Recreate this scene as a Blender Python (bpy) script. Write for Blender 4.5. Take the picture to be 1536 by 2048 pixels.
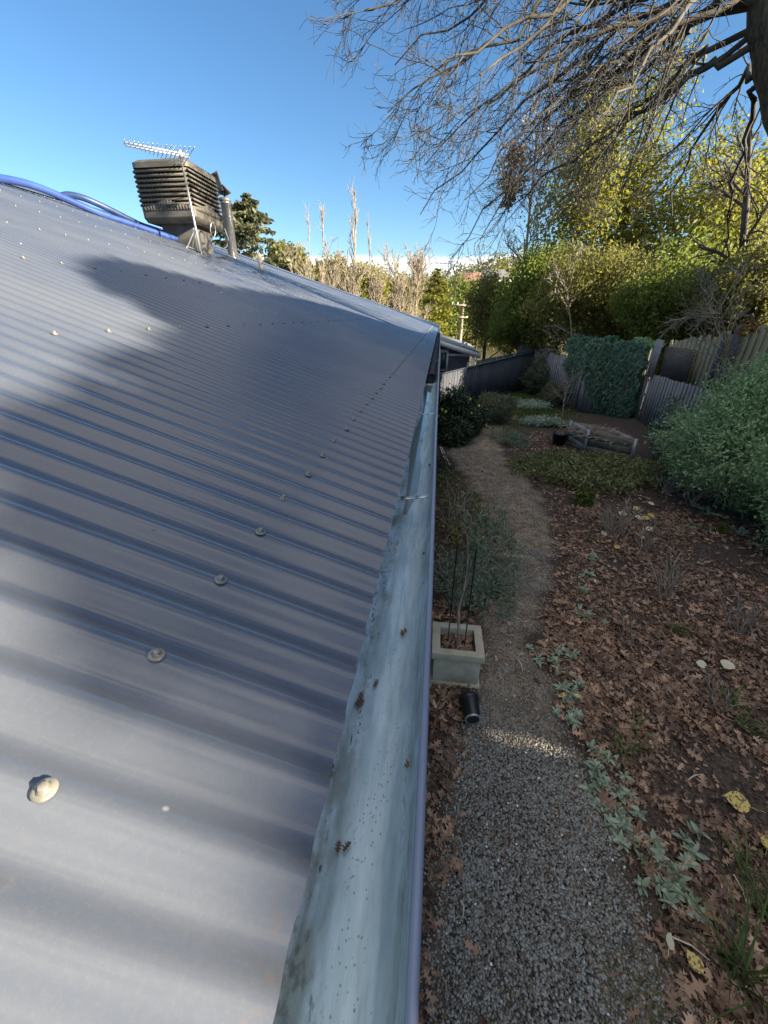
import bpy, bmesh, math, random
import numpy as np
from mathutils import Vector, Matrix
for o in list(bpy.data.objects): bpy.data.objects.remove(o)
random.seed(5)
rng = np.random.default_rng(11)
SC = bpy.context.scene
COL = SC.collection
R_ = math.radians
# ------------------------------------------------------------------ camera
PITCH, YAW, FPX, CAMZ = R_(27.0), R_(7.55), 770.0, 3.0
cam = bpy.data.objects.new('camera', bpy.data.cameras.new('camera')); COL.objects.link(cam)
cam.location = (0, 0, CAMZ); cam.rotation_euler = (math.pi/2 - PITCH, 0, YAW)
cam.data.sensor_fit = 'VERTICAL'; cam.data.sensor_height = 36.0; cam.data.lens = 36.0*FPX/2048
cam.data.clip_start = 0.02; cam.data.clip_end = 2000
SC.camera = cam
# ------------------------------------------------------------------ sun and sky
SUN_EL, SUN_BACK = R_(20.0), R_(15.0)           # sun out to the right (+X) and a little behind (-Y)
SUNV = np.array([math.cos(SUN_EL)*math.cos(SUN_BACK), -math.cos(SUN_EL)*math.sin(SUN_BACK), math.sin(SUN_EL)])
sl = bpy.data.lights.new('sun', 'SUN'); sl.energy = 5.0; sl.angle = R_(0.55); sl.color = (1.0, .87, .67)
so = bpy.data.objects.new('sun', sl); COL.objects.link(so)
so.rotation_euler = Vector(SUNV).to_track_quat('Z', 'Y').to_euler(); so.location = (30, -10, 20)
W = bpy.data.worlds.new('World'); SC.world = W; W.use_nodes = True
wt = W.node_tree; wt.nodes.clear()
def wn(t): return wt.nodes.new(t)
sky = wn('ShaderNodeTexSky'); sky.sky_type = 'NISHITA'; sky.sun_disc = False
sky.sun_elevation = SUN_EL; sky.sun_rotation = math.pi/2 + SUN_BACK
sky.air_density = 1.0; sky.dust_density = .0; sky.ozone_density = 3.0; sky.altitude = 100
bg = wn('ShaderNodeBackground'); bg.inputs[1].default_value = .051
bgc = wn('ShaderNodeBackground'); bgc.inputs[0].default_value = (.93, .96, 1, 1); bgc.inputs[1].default_value = .4
tc = wn('ShaderNodeTexCoord'); sep = wn('ShaderNodeSeparateXYZ'); wt.links.new(tc.outputs['Generated'], sep.inputs[0])
mp = wn('ShaderNodeMapping'); mp.inputs['Scale'].default_value = (5, 5, 22); wt.links.new(tc.outputs['Generated'], mp.inputs[0])
nz = wn('ShaderNodeTexNoise'); nz.inputs['Scale'].default_value = 1.6; nz.inputs['Detail'].default_value = 6
wt.links.new(mp.outputs[0], nz.inputs['Vector'])
ad = wn('ShaderNodeMath'); ad.operation = 'MULTIPLY_ADD'; ad.inputs[1].default_value = -.035
wt.links.new(nz.outputs['Fac'], ad.inputs[0]); wt.links.new(sep.outputs['Z'], ad.inputs[2])
mr = wn('ShaderNodeMapRange'); mr.interpolation_type = 'SMOOTHSTEP'
mr.inputs['From Min'].default_value = .101; mr.inputs['From Max'].default_value = .089
mr.inputs['To Min'].default_value = 0; mr.inputs['To Max'].default_value = .9
wt.links.new(ad.outputs[0], mr.inputs['Value'])
ys = wn('ShaderNodeMapRange'); ys.inputs['From Min'].default_value = .35; ys.inputs['From Max'].default_value = .6
wt.links.new(sep.outputs['Y'], ys.inputs['Value'])
mu = wn('ShaderNodeMath'); mu.operation = 'MULTIPLY'; wt.links.new(mr.outputs[0], mu.inputs[0]); wt.links.new(ys.outputs[0], mu.inputs[1])
mx = wn('ShaderNodeMixShader'); out = wn('ShaderNodeOutputWorld')
hs = wn('ShaderNodeHueSaturation'); hs.inputs['Saturation'].default_value = 1.15; wt.links.new(sky.outputs[0], hs.inputs['Color']); wt.links.new(hs.outputs[0], bg.inputs[0]); wt.links.new(mu.outputs[0], mx.inputs[0])
wt.links.new(bg.outputs[0], mx.inputs[1]); wt.links.new(bgc.outputs[0], mx.inputs[2])
# bright cloud added overhead, out of view, as fill light for the garden
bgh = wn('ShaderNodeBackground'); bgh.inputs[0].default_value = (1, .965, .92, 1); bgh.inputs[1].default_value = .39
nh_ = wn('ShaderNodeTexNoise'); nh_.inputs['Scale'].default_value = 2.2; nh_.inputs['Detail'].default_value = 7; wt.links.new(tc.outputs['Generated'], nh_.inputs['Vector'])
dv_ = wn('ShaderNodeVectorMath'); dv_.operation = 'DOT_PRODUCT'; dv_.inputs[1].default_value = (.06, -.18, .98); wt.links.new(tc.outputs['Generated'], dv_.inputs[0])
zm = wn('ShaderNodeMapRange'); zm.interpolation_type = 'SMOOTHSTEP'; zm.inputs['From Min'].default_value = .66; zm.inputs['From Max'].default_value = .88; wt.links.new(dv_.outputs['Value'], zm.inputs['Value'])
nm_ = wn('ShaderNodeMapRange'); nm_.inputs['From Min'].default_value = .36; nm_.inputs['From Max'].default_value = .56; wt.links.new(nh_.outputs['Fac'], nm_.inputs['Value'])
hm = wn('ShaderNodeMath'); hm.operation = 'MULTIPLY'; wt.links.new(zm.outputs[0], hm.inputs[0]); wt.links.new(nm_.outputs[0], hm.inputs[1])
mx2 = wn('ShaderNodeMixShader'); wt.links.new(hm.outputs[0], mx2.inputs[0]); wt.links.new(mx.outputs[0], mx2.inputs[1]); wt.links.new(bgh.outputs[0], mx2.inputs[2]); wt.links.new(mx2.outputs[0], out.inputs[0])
SC.view_settings.view_transform = 'Standard'; SC.view_settings.look = 'None'
SC.view_settings.gamma = 1; SC.view_settings.use_curve_mapping = False
SC.view_settings.exposure = 2.08
SC.cycles.max_bounces = 6; SC.cycles.transparent_max_bounces = 6
# ------------------------------------------------------------------ pixel -> place helpers (photo pixels, 1536 x 2048)
cF = np.array([-math.sin(YAW)*math.cos(PITCH), math.cos(YAW)*math.cos(PITCH), -math.sin(PITCH)])
cR = np.array([math.cos(YAW), math.sin(YAW), 0.0]); cU = np.cross(cR, cF)
C0 = np.array([0, 0, CAMZ])
def ray(px, py): return cR*((px-768)/FPX) + cU*((1024-py)/FPX) + cF
def atZ(px, py, z=0.0): d = ray(px, py); return C0 + d*((z-CAMZ)/d[2])
def atY(px, py, Y): d = ray(px, py); return C0 + d*(Y/d[1])
def atX(px, py, X): d = ray(px, py); return C0 + d*(X/d[0])
def ss(a, b, x):
    t = np.clip((np.asarray(x, float)-a)/(b-a), 0, 1); return t*t*(3-2*t)
# ------------------------------------------------------------------ terrain
def TH(x, y):
    x = np.asarray(x, float); y = np.asarray(y, float)
    d = np.sqrt(x*x+y*y)
    h = 1.0*ss(4.6, 8.5, x)*(1-ss(12, 17, y)) + .8*ss(7, 14, x)
    h = h - 1.3*ss(18.6, 22, y) - 2.4*ss(24, 48, y)*(1-.5*ss(6, 20, x))
    h = h + (13.0+3*np.sin(x*.021+.6)+1.5*np.sin(x*.05))*ss(62, 175, y)
    h = h + .035*np.sin(x*2.3+y*1.1)*np.sin(y*1.7-x*.6)*ss(1.0, 2.2, x)*(1-ss(12, 18, y))
    h = h + .008*np.sin(x*9+y*4)*np.sin(y*11)*(np.abs(x) < 5.5)*(y < 10)*(y > .2)
    return h
def onG(px, py):
    z = 0.0
    for _ in range(6):
        P = atZ(px, py, z); z = float(TH(P[0], P[1]))
    return P
# ------------------------------------------------------------------ mesh builder
class MB:
    def __init__(s): s.v = []; s.f = []; s.t = []; s.n = 0
    def add(s, v, f, tint=.5):
        v = np.asarray(v, float).reshape(-1, 3); f = [np.asarray(f)] if not isinstance(f, list) else [np.asarray(q) for q in f]
        for q in f: s.f.append(q.reshape(-1, q.shape[-1]) + s.n)
        s.v.append(v); s.t.append(np.broadcast_to(np.asarray(tint, float), (len(v),))); s.n += len(v)
    def box(s, c, size, rot=None, tint=.5):
        x, y, z = np.array(size)/2
        v = np.array([[-x,-y,-z],[x,-y,-z],[x,y,-z],[-x,y,-z],[-x,-y,z],[x,-y,z],[x,y,z],[-x,y,z]])
        if rot is not None: v = v @ np.asarray(rot).T
        s.add(v+np.array(c), [[3,2,1,0],[4,5,6,7],[0,1,5,4],[1,2,6,5],[2,3,7,6],[3,0,4,7]] and np.array([[3,2,1,0],[4,5,6,7],[0,1,5,4],[1,2,6,5],[2,3,7,6],[3,0,4,7]]), tint)
    def hexa(s, v8, tint=.5):
        s.add(v8, np.array([[3,2,1,0],[4,5,6,7],[0,1,5,4],[1,2,6,5],[2,3,7,6],[3,0,4,7]]), tint)
    def tubes(s, P, Rd, sides=4, tint=.5, cap=False):
        P = np.asarray(P, float); Rd = np.asarray(Rd, float)
        if P.ndim == 2: P = P[None]; Rd = np.broadcast_to(Rd, (1, P.shape[1]))
        N, n, _ = P.shape
        if N == 0: return
        T = np.gradient(P, axis=1); T /= np.linalg.norm(T, axis=2, keepdims=True)+1e-9
        m = T.mean(1); ref = np.where(np.abs(m[:, 2:3]) < .75, np.array([[0, 0, 1.]]), np.array([[1., .13, 0]]))
        A = np.cross(T, ref[:, None, :]); A /= np.linalg.norm(A, axis=2, keepdims=True)+1e-9
        B = np.cross(T, A)
        a = np.arange(sides)*2*math.pi/sides
        V = P[:, :, None, :] + Rd[:, :, None, None]*(A[:, :, None, :]*np.cos(a)[None, None, :, None] + B[:, :, None, :]*np.sin(a)[None, None, :, None])
        i = np.arange(n-1)[:, None]*sides; j = np.arange(sides)[None]; k = (j+1) % sides
        F = np.stack([i+j, i+k, i+sides+k, i+sides+j], -1).reshape(-1, 4)
        F = (F[None] + (np.arange(N)*n*sides)[:, None, None]).reshape(-1, 4)
        t = np.broadcast_to(np.asarray(tint, float).reshape(-1, 1), (N, n*sides)).reshape(-1) if np.ndim(tint) else tint
        base = s.n; s.add(V.reshape(-1, 3), F, t)
        if cap:
            for q in range(N):
                b = base + q*n*sides
                s.f.append(np.array([[b+x for x in range(sides)]])); s.f.append(np.array([[b+(n-1)*sides+x for x in range(sides)][::-1]]))
    def scatter(s, tv, tf, pos, fr, sc, tint):
        tv = np.asarray(tv, float); pos = np.asarray(pos, float); N = len(pos)
        if N == 0: return
        sc = np.asarray(sc, float); sc = np.broadcast_to(sc[:, None] if sc.ndim == 1 else sc, (N, 3))
        L = tv[None]*sc[:, None, :]
        V = np.einsum('nij,nkj->nki', fr, L) + pos[:, None, :]
        for q in (tf if isinstance(tf, list) else [tf]):
            q = np.asarray(q)
            s.f.append(((q[None] + (np.arange(N)*len(tv))[:, None, None]).reshape(-1, q.shape[-1])) + s.n)
        s.v.append(V.reshape(-1, 3)); s.t.append(np.repeat(np.broadcast_to(tint, (N,)), len(tv))); s.n += N*len(tv)
    def build(s, name, mat, parent=None, smooth=False, bevel=0):
        v = np.concatenate(s.v); t = np.concatenate(s.t)
        if parent is not None:
            q = parent; off = np.zeros(3)
            while q is not None: off += np.array(q.location); q = q.parent
            v = v - off
        me = bpy.data.meshes.new(name)
        me.vertices.add(len(v)); me.vertices.foreach_set('co', v.astype(np.float32).ravel())
        li = np.concatenate([q.ravel() for q in s.f]).astype(np.int32)
        cnt = np.concatenate([np.full(len(q), q.shape[1]) for q in s.f])
        st = np.concatenate([[0], np.cumsum(cnt)[:-1]]).astype(np.int32)
        me.loops.add(len(li)); me.loops.foreach_set('vertex_index', li)
        me.polygons.add(len(st)); me.polygons.foreach_set('loop_start', st)
        me.update(calc_edges=True)
        if smooth: me.polygons.foreach_set('use_smooth', np.ones(len(st), dtype=bool))
        a = me.attributes.new('tint', 'FLOAT', 'POINT'); a.data.foreach_set('value', t.astype(np.float32))
        if mat is not None: me.materials.append(mat)
        o = bpy.data.objects.new(name, me); COL.objects.link(o)
        if parent is not None: o.parent = parent
        if bevel:
            b = o.modifiers.new('bevel', 'BEVEL'); b.width = bevel; b.segments = 2; b.limit_method = 'ANGLE'
        return o
def tag(o, label=None, cat=None, group=None, kind=None):
    if label: o['label'] = label
    if cat: o['category'] = cat
    if group: o['group'] = group
    if kind: o['kind'] = kind
    return o
def thing(name, label, cat, loc=(0, 0, 0), group=None):
    o = bpy.data.objects.new(name, None); COL.objects.link(o); o.location = [float(q) for q in loc]; o.empty_display_size = .1
    return tag(o, label, cat, group)
def unit(v): v = np.asarray(v, float); return v/(np.linalg.norm(v, axis=-1, keepdims=True)+1e-12)
def frames(x, z):
    x = unit(x); y = unit(np.cross(z, x)); z = np.cross(x, y); return np.stack([x, y, z], -1)
def rdir(n, r=rng): return unit(r.normal(size=(n, 3)))
def rotz(a): c, s_ = math.cos(a), math.sin(a); return np.array([[c, -s_, 0], [s_, c, 0], [0, 0, 1]])
def lathe(prof, sides=24, c=(0, 0, 0)):
    prof = np.asarray(prof, float); a = np.arange(sides)*2*math.pi/sides; n = len(prof)
    V = np.stack([prof[:, 0:1]*np.cos(a), prof[:, 0:1]*np.sin(a), np.repeat(prof[:, 1:2], sides, 1)], -1).reshape(-1, 3)+np.array(c)
    i = np.arange(n-1)[:, None]*sides; j = np.arange(sides)[None]; k = (j+1) % sides
    return V, np.stack([i+j, i+k, i+sides+k, i+sides+j], -1).reshape(-1, 4)
# ------------------------------------------------------------------ materials
class NT:
    def __init__(s, name):
        s.m = bpy.data.materials.new(name); s.m.use_nodes = True; s.t = s.m.node_tree; s.t.nodes.clear()
        s.out = s.t.nodes.new('ShaderNodeOutputMaterial')
    def n(s, typ, props=None, **inp):
        nd = s.t.nodes.new(typ)
        for k, v in (props or {}).items(): setattr(nd, k, v)
        for k, v in inp.items():
            key = int(k[1:]) if k[0] == 'i' and k[1:].isdigit() else k.replace('_', ' ')
            s.set(nd.inputs[key], v)
        return nd
    def set(s, sock, v):
        if hasattr(v, 'is_output') or isinstance(v, bpy.types.NodeSocket): s.t.links.new(v, sock)
        else:
            if isinstance(v, (tuple, list)) and len(v) == 3 and sock.type == 'RGBA': v = (*v, 1)
            sock.default_value = v
    def noise(s, scale, detail=4, vec=None, rough=.55, stretch=None):
        vec = vec or s.n('ShaderNodeTexCoord').outputs['Object']
        if stretch: vec = s.n('ShaderNodeMapping', i0=vec, Scale=stretch).outputs[0]
        return s.n('ShaderNodeTexNoise', Vector=vec, Scale=scale, Detail=detail, Roughness=rough).outputs['Fac']
    def rng(s, v, a, b, c=0., d=1.): return s.n('ShaderNodeMapRange', {'interpolation_type': 'SMOOTHSTEP'}, Value=v, From_Min=a, From_Max=b, To_Min=c, To_Max=d).outputs[0]
    def mix(s, f, a, b):
        nd = s.n('ShaderNodeMix', {'data_type': 'RGBA'}); s.set(nd.inputs[0], f); s.set(nd.inputs[6], a); s.set(nd.inputs[7], b); return nd.outputs[2]
    def math(s, op, a, b=0.): return s.n('ShaderNodeMath', {'operation': op}, i0=a, i1=b).outputs[0]
    def bump(s, h, strength=.3, dist=.01): return s.n('ShaderNodeBump', Height=h, Strength=strength, Distance=dist).outputs[0]
    def attr(s, nm='tint'): return s.n('ShaderNodeAttribute', {'attribute_name': nm}).outputs['Fac']
    def bsdf(s, col, rough=.6, metal=0., normal=None, spec=.5, **kw):
        b = s.n('ShaderNodeBsdfPrincipled', Base_Color=col, Roughness=rough, Metallic=metal)
        s.set(b.inputs['Specular IOR Level'], spec)
        if normal is not None: s.set(b.inputs['Normal'], normal)
        for k, v in kw.items(): s.set(b.inputs[k.replace('_', ' ')], v)
        return b.outputs[0]
    def done(s, sh): s.t.links.new(sh, s.out.inputs[0]); return s.m
def simple(name, c1, c2, scale=8, rough=.6, metal=0., bump=.0, stretch=None, detail=5, tintc=None, spec=.5):
    t = NT(name); n = t.noise(scale, detail, stretch=stretch); col = t.mix(t.rng(n, .32, .68), c1, c2)
    if tintc: col = t.mix(t.attr(), col, tintc)
    nm = t.bump(t.noise(scale*4, 4, stretch=stretch), bump, .02) if bump else None
    return t.done(t.bsdf(col, rough, metal, nm, spec))
def leafm(name, c1, c2, trans=.3, rough=.55, spec=.3):
    t = NT(name); col = t.mix(t.attr(), c1, c2)
    a = t.bsdf(col, rough, spec=spec); b = t.n('ShaderNodeBsdfTranslucent', Color=t.mix(.35, col, (c2[0]*1.5, c2[1]*1.5, c2[2]*.7))).outputs[0]
    return t.done(t.n('ShaderNodeMixShader', i0=trans, i1=a, i2=b).outputs[0])
# roof paint: satin blue grey with dust, fine speckle, rust at the cut edge
TH_R = R_(19.47); ROOF_E = np.array([-.093, 0, CAMZ-.464]); RIDGE_X, HIP_Y0, HIP_Y1 = -5.75, 11.2, 22.3
def roof_mat():
    t = NT('roof_paint'); tcv = t.n('ShaderNodeNewGeometry').outputs['Position']
    big = t.noise(1.3, 5); fine = t.noise(520, 2, rough=.6); mid = t.noise(9, 6, stretch=(1, 4, 1))
    col = t.mix(t.rng(big, .3, .7), (.066, .080, .112), (.094, .106, .130))
    col = t.mix(t.math('MULTIPLY', t.rng(t.noise(160, 4, vec=tcv, rough=.7), .42, .7), .16), col, (.15, .15, .15))
    col = t.mix(t.math('MULTIPLY', t.rng(fine, .55, .8), .14), col, (.2, .2, .21))
    sx = t.n('ShaderNodeSeparateXYZ', i0=tcv); spot = t.n('ShaderNodeTexVoronoi', Vector=tcv, Scale=6.5).outputs['Distance']
    drop = t.math('MULTIPLY', t.rng(spot, .045, .02), t.rng(t.noise(2.1, 2), .52, .6))
    col = t.mix(drop, col, (.6, .6, .58))
    edge = t.math('MULTIPLY', t.rng(sx.outputs['X'], -.122, -.09), t.rng(t.noise(48, 7, vec=tcv, rough=.7), .52, .66))
    col = t.mix(t.math('MULTIPLY', edge, .55), col, (.17, .115, .07))
    rough = t.n('ShaderNodeMapRange', Value=mid, To_Min=.13, To_Max=.2).outputs[0]
    return t.done(t.bsdf(col, rough, .0, t.bump(fine, .03, .001), .3, Coat_Weight=.4, Coat_Roughness=.05, Coat_IOR=1.5))
M = {}
M['roof'] = roof_mat()
def gutter_mat():
    t = NT('gutter_zinc'); tcv = t.n('ShaderNodeNewGeometry').outputs['Position']; sx = t.n('ShaderNodeSeparateXYZ', i0=tcv)
    st = t.noise(60, 7, vec=tcv, stretch=(1, .12, 1), rough=.65); blot = t.noise(7, 6, vec=tcv, stretch=(1.6, .8, 1)); fine = t.noise(260, 3, vec=tcv, stretch=(1, .35, 1))
    col = t.mix(t.rng(st, .38, .62), (.37, .50, .57), (.52, .66, .74))
    side = t.math('ADD', t.rng(sx.outputs['X'], -.066, -.1), t.rng(sx.outputs['X'], -.018, .004))
    med = t.noise(24, 8, vec=tcv, stretch=(1.4, .55, 1), rough=.7); spk = t.noise(150, 4, vec=tcv, stretch=(1, .6, 1))
    grime = t.math('MULTIPLY', t.math('ADD', t.math('MULTIPLY', side, .6), .12), t.rng(t.math('ADD', t.math('MULTIPLY', blot, .5), t.math('MULTIPLY', med, .5)), .40, .58))
    col = t.mix(grime, col, (.19, .205, .155))
    col = t.mix(t.math('MULTIPLY', t.math('MULTIPLY', side, .5), t.math('MULTIPLY', t.rng(med, .53, .62), t.rng(spk, .42, .6))), col, (.06, .06, .045))
    dk = t.math('MULTIPLY', t.rng(st, .55, .63), t.rng(fine, .5, .6)); dk = t.math('MULTIPLY', dk, t.math('ADD', side, .15))
    col = t.mix(t.math('MULTIPLY', dk, .9), col, (.04, .036, .03))
    def drops(scale, r1_, r0_, th):
        vd = t.n('ShaderNodeTexVoronoi', Vector=t.n('ShaderNodeMapping', i0=tcv, Scale=(1, .8, 0)).outputs[0], Scale=scale).outputs['Distance']
        return t.math('MULTIPLY', t.rng(vd, r1_, r0_), t.rng(t.noise(9, 3, vec=tcv, stretch=(2.4, .6, 1)), th, th+.05))
    dots = t.math('MULTIPLY', t.math('MAXIMUM', drops(170, .24, .14, .5), drops(120, .15, .09, .48)), t.math('MULTIPLY', t.rng(sx.outputs['X'], -.08, -.06), t.rng(sx.outputs['X'], -.016, -.034)))
    col = t.mix(t.math('MULTIPLY', dots, .6), col, (.06, .07, .08))
    return t.done(t.bsdf(col, t.rng(st, .3, .7, .3, .5), .35, t.bump(blot, .08, .004), .5))
M['gutter'] = gutter_mat()
M['lip'] = simple('gutter_paint', (.16, .18, .235), (.21, .23, .285), 14, .34, 0, .0, (1, .1, 1))
M['strap'] = simple('galvanised_strap', (.32, .33, .33), (.5, .51, .5), 30, .4, .7)
M['screw'] = simple('zinc_screw', (.17, .16, .135), (.27, .25, .21), 90, .42, .3)
M['rubber'] = simple('black_rubber', (.02, .02, .022), (.035, .035, .036), 30, .7)
M['wallpaint'] = simple('wall_paint', (.5, .47, .4), (.56, .53, .46), 3, .8, 0, .1)
M['fascia'] = simple('fascia_paint', (.16, .17, .24), (.2, .21, .28), 5, .5)
M['cooler'] = simple('cooler_plastic', (.07, .063, .053), (.115, .105, .088), 5, .62, 0, .05)
M['coolerdark'] = simple('cooler_dark_pad', (.012, .012, .012), (.03, .028, .025), 20, .9)  # dark inner body behind the louvres
M['duct'] = simple('duct_metal', (.075, .07, .066), (.12, .113, .103), 6, .55, .2)
M['steel'] = simple('dull_steel', (.42, .42, .4), (.62, .61, .58), 14, .35, .8)
M['alu'] = simple('bright_aluminium', (.75, .74, .72), (.85, .84, .82), 20, .28, .6)
M['galv'] = simple('galvanised_flue', (.22, .225, .225), (.42, .42, .41), 7, .26, .85, 0, (1, 1, .2))
M['hose'] = simple('blue_hose', (.022, .05, .19), (.035, .08, .26), 6, .38, 0, 0, (1, .3, 1))
M['hosedark'] = simple('dark_blue_hose', (.012, .028, .085), (.025, .055, .16), 3, .4)
M['stone'] = simple('planter_concrete', (.40, .35, .25), (.50, .45, .34), 9, .85, 0, .25)
M['soil'] = simple('dark_soil', (.012, .009, .008), (.03, .022, .017), 30, .95, 0, .5)
M['blackplastic'] = simple('black_plastic', (.010, .011, .015), (.018, .019, .024), 10, .32)
M['bin'] = simple('weathered_board', (.13, .11, .08), (.25, .23, .17), 3, .85, 0, .4, (2, 2, 14))
M['binend'] = simple('pale_weathered_board', (.24, .235, .20), (.38, .37, .33), 3, .85, 0, .4, (2, 2, 14))
M['binpost'] = simple('galvanised_post', (.33, .36, .38), (.46, .48, .5), 10, .5, .4)
M['fencegrey'] = simple('grey_paling', (.15, .148, .15), (.26, .255, .255), 3, .8, 0, .35, (9, 9, .5), tintc=(.20, .195, .19))
M['fencedark'] = simple('dark_painted_paling', (.028, .033, .046), (.05, .055, .07), 3, .75, 0, .3, (9, 9, .5), tintc=(.06, .065, .08))
M['fenceold'] = simple('mossy_paling', (.17, .16, .10), (.28, .26, .17), 3, .85, 0, .4, (9, 9, .5), tintc=(.2, .2, .12))
M['fencebrown'] = simple('brown_panel', (.05, .042, .036), (.085, .07, .06), 4, .85, 0, .4, (1, 1, 8))
M['bark'] = simple('grey_bark', (.04, .036, .026), (.12, .105, .075), 9, .9, 0, .8, (3, 3, .6), 7)
M['twig'] = simple('dark_twig', (.03, .026, .02), (.085, .074, .057), 5, .85, 0, .2)
M['twigpale'] = simple('pale_twig', (.20, .165, .12), (.33, .28, .21), 5, .8)
M['cane'] = simple('bare_cane', (.21, .155, .115), (.38, .31, .25), 9, .75)
M['white'] = simple('white_paint', (.7, .7, .7), (.8, .8, .8), 4, .5)
M['wallblue'] = simple('blue_grey_cladding', (.09, .105, .13), (.11, .125, .15), 3, .7)
M['nroof'] = simple('neighbour_roof', (.13, .135, .14), (.19, .19, .19), 2, .5, 0, .2, (6, .3, 1))
M['glass'] = simple('window_glass', (.05, .07, .09), (.09, .11, .13), 2, .08)
M['timber'] = simple('pale_timber', (.5, .42, .3), (.62, .54, .42), 6, .8, 0, .2, (4, 4, .6))
M['poletimber'] = simple('pole_timber', (.3, .25, .18), (.4, .34, .26), 6, .85, 0, .2, (4, 4, .6))
M['brush'] = simple('black_bristle', (.004, .004, .005), (.014, .014, .015), 40, .75)
M['letter'] = simple('letter_black', (.01, .01, .012), (.018, .018, .02), 20, .5)
M['pale_wall'] = simple('far_wall', (.55, .5, .42), (.65, .6, .52), 2, .8)
M['terracotta'] = simple('far_roof', (.22, .12, .085), (.3, .17, .12), 2, .8)
M['needle'] = leafm('cedar_needles', (.06, .075, .05), (.20, .20, .11), .2)
M['evergreen'] = leafm('evergreen_leaf', (.05, .075, .02), (.20, .24, .05), .5)
M['yellowgreen'] = leafm('yellow_green_leaf', (.10, .11, .02), (.32, .31, .075), .5)
M['olivegreen'] = leafm('olive_leaf', (.07, .078, .026), (.25, .235, .075), .46)
M['conifer'] = leafm('golden_conifer', (.09, .11, .018), (.30, .28, .05), .35)
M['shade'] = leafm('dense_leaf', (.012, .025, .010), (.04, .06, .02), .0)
M['ivy'] = leafm('ivy_leaf', (.018, .045, .02), (.075, .145, .07), .1, .4, .5)
M['shrub'] = leafm('grey_green_shrub_leaf', (.13, .215, .09), (.42, .54, .28), .25, .5)
M['shrubdk'] = leafm('dark_green_leaf', (.008, .018, .008), (.04, .07, .02), .2, .4, .5)
M['mound'] = leafm('olive_groundcover_leaf', (.08, .095, .038), (.28, .28, .115), .2)
M['silver'] = leafm('silver_leaf', (.19, .25, .18), (.40, .47, .35), .15, .75, .2)
M['greyleaf'] = leafm('grey_olive_leaf', (.10, .135, .09), (.24, .29, .2), .2, .65)
M['nandina'] = leafm('yellowing_leaf', (.055, .07, .03), (.30, .26, .045), .25)
M['lemon'] = simple('lemon_skin', (.6, .45, .03), (.7, .55, .05), 20, .45)
M['grass'] = leafm('grass_blade', (.04, .07, .018), (.12, .17, .045), .3)
M['lawn'] = leafm('lawn_blade', (.04, .08, .015), (.11, .16, .03), .25)
M['litter'] = leafm('fallen_oak_leaf', (.07, .034, .022), (.56, .36, .235), .1, .55, .5)
M['paleleaf'] = leafm('pale_fallen_leaf', (.55, .46, .28), (.72, .66, .5), .15)
M['yellowleaf'] = None
def ylm():
    t = NT('yellow_fallen_leaf'); n = t.noise(60, 4); col = t.mix(t.rng(n, .5, .56), (.56, .42, .12), (.16, .09, .04)); return t.done(t.bsdf(col, .6))
M['yellowleaf'] = ylm()
M['brownfoliage'] = leafm('brown_leaf', (.12, .07, .03), (.34, .2, .09), .3)
def pebm():
    t = NT('pebble'); r = t.n('ShaderNodeValToRGB'); t.set(r.inputs[0], t.attr())
    e = r.color_ramp.elements
    for p, c in ((.0, (.006, .006, .005)), (.4, (.03, .027, .021)), (.68, (.075, .065, .047)), (.8, (.125, .092, .05)), (.92, (.2, .185, .15)), (1., (.32, .31, .28))):
        if p == 0: e[0].color = (*c, 1)
        elif p == 1.: e[1].color = (*c, 1)
        else: q = e.new(p); q.color = (*c, 1)
    return t.done(t.bsdf(r.outputs[0], .5))
M['pebble'] = pebm()
def groundm():
    t = NT('garden_ground'); tcv = t.n('ShaderNodeTexCoord').outputs['Object']
    a = t.n('ShaderNodeAttribute', {'attribute_name': 'mask'}); sc_ = t.n('ShaderNodeSeparateColor', i0=a.outputs['Color'])
    n1 = t.noise(5, 7); n2 = t.noise(45, 6); n3 = t.noise(1.2, 4)
    soil = t.mix(t.rng(n2, .3, .7), (.022, .016, .013), (.11, .077, .057))
    dirt = t.mix(t.rng(n1, .3, .7), (.17, .13, .09), (.36, .285, .205)); dirt = t.mix(t.rng(n2, .45, .75), dirt, (.05, .042, .034))
    v = t.n('ShaderNodeTexVoronoi', Vector=tcv, Scale=85.); vs = t.n('ShaderNodeSeparateColor', i0=v.outputs['Color'])
    peb = t.mix(vs.outputs[0], (.02, .02, .02), (.12, .115, .10)); peb = t.mix(t.rng(v.outputs['Distance'], .35, .6), peb, (.02, .018, .016))
    grass = t.mix(t.rng(n2, .3, .7), (.025, .045, .012), (.075, .095, .025))
    path = t.mix(t.rng(t.math('ADD', sc_.outputs[0], t.math('MULTIPLY', n1, .5)), .62, .95), dirt, peb)
    base = t.mix(sc_.outputs[2], soil, path)
    base = t.mix(t.math('MULTIPLY', sc_.outputs[1], t.rng(n1, .3, .55)), base, grass)
    dd = t.n('ShaderNodeSeparateXYZ', i0=tcv).outputs['Y']
    base = t.mix(t.rng(dd, 20, 26), base, t.mix(n3, (.05, .06, .02), (.16, .13, .06)))
    hgt = t.math('ADD', t.math('MULTIPLY', n2, .7), t.math('MULTIPLY', v.outputs['Distance'], -.5))
    return t.done(t.bsdf(base, .85, 0, t.bump(hgt, .7, .02), .3))
M['ground'] = groundm()
def waterm():
    t = NT('gutter_water'); return t.done(t.bsdf((.16, .2, .21), .06, 0, t.bump(t.noise(30, 2), .02, .002), .9))
M['water'] = waterm()
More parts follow.
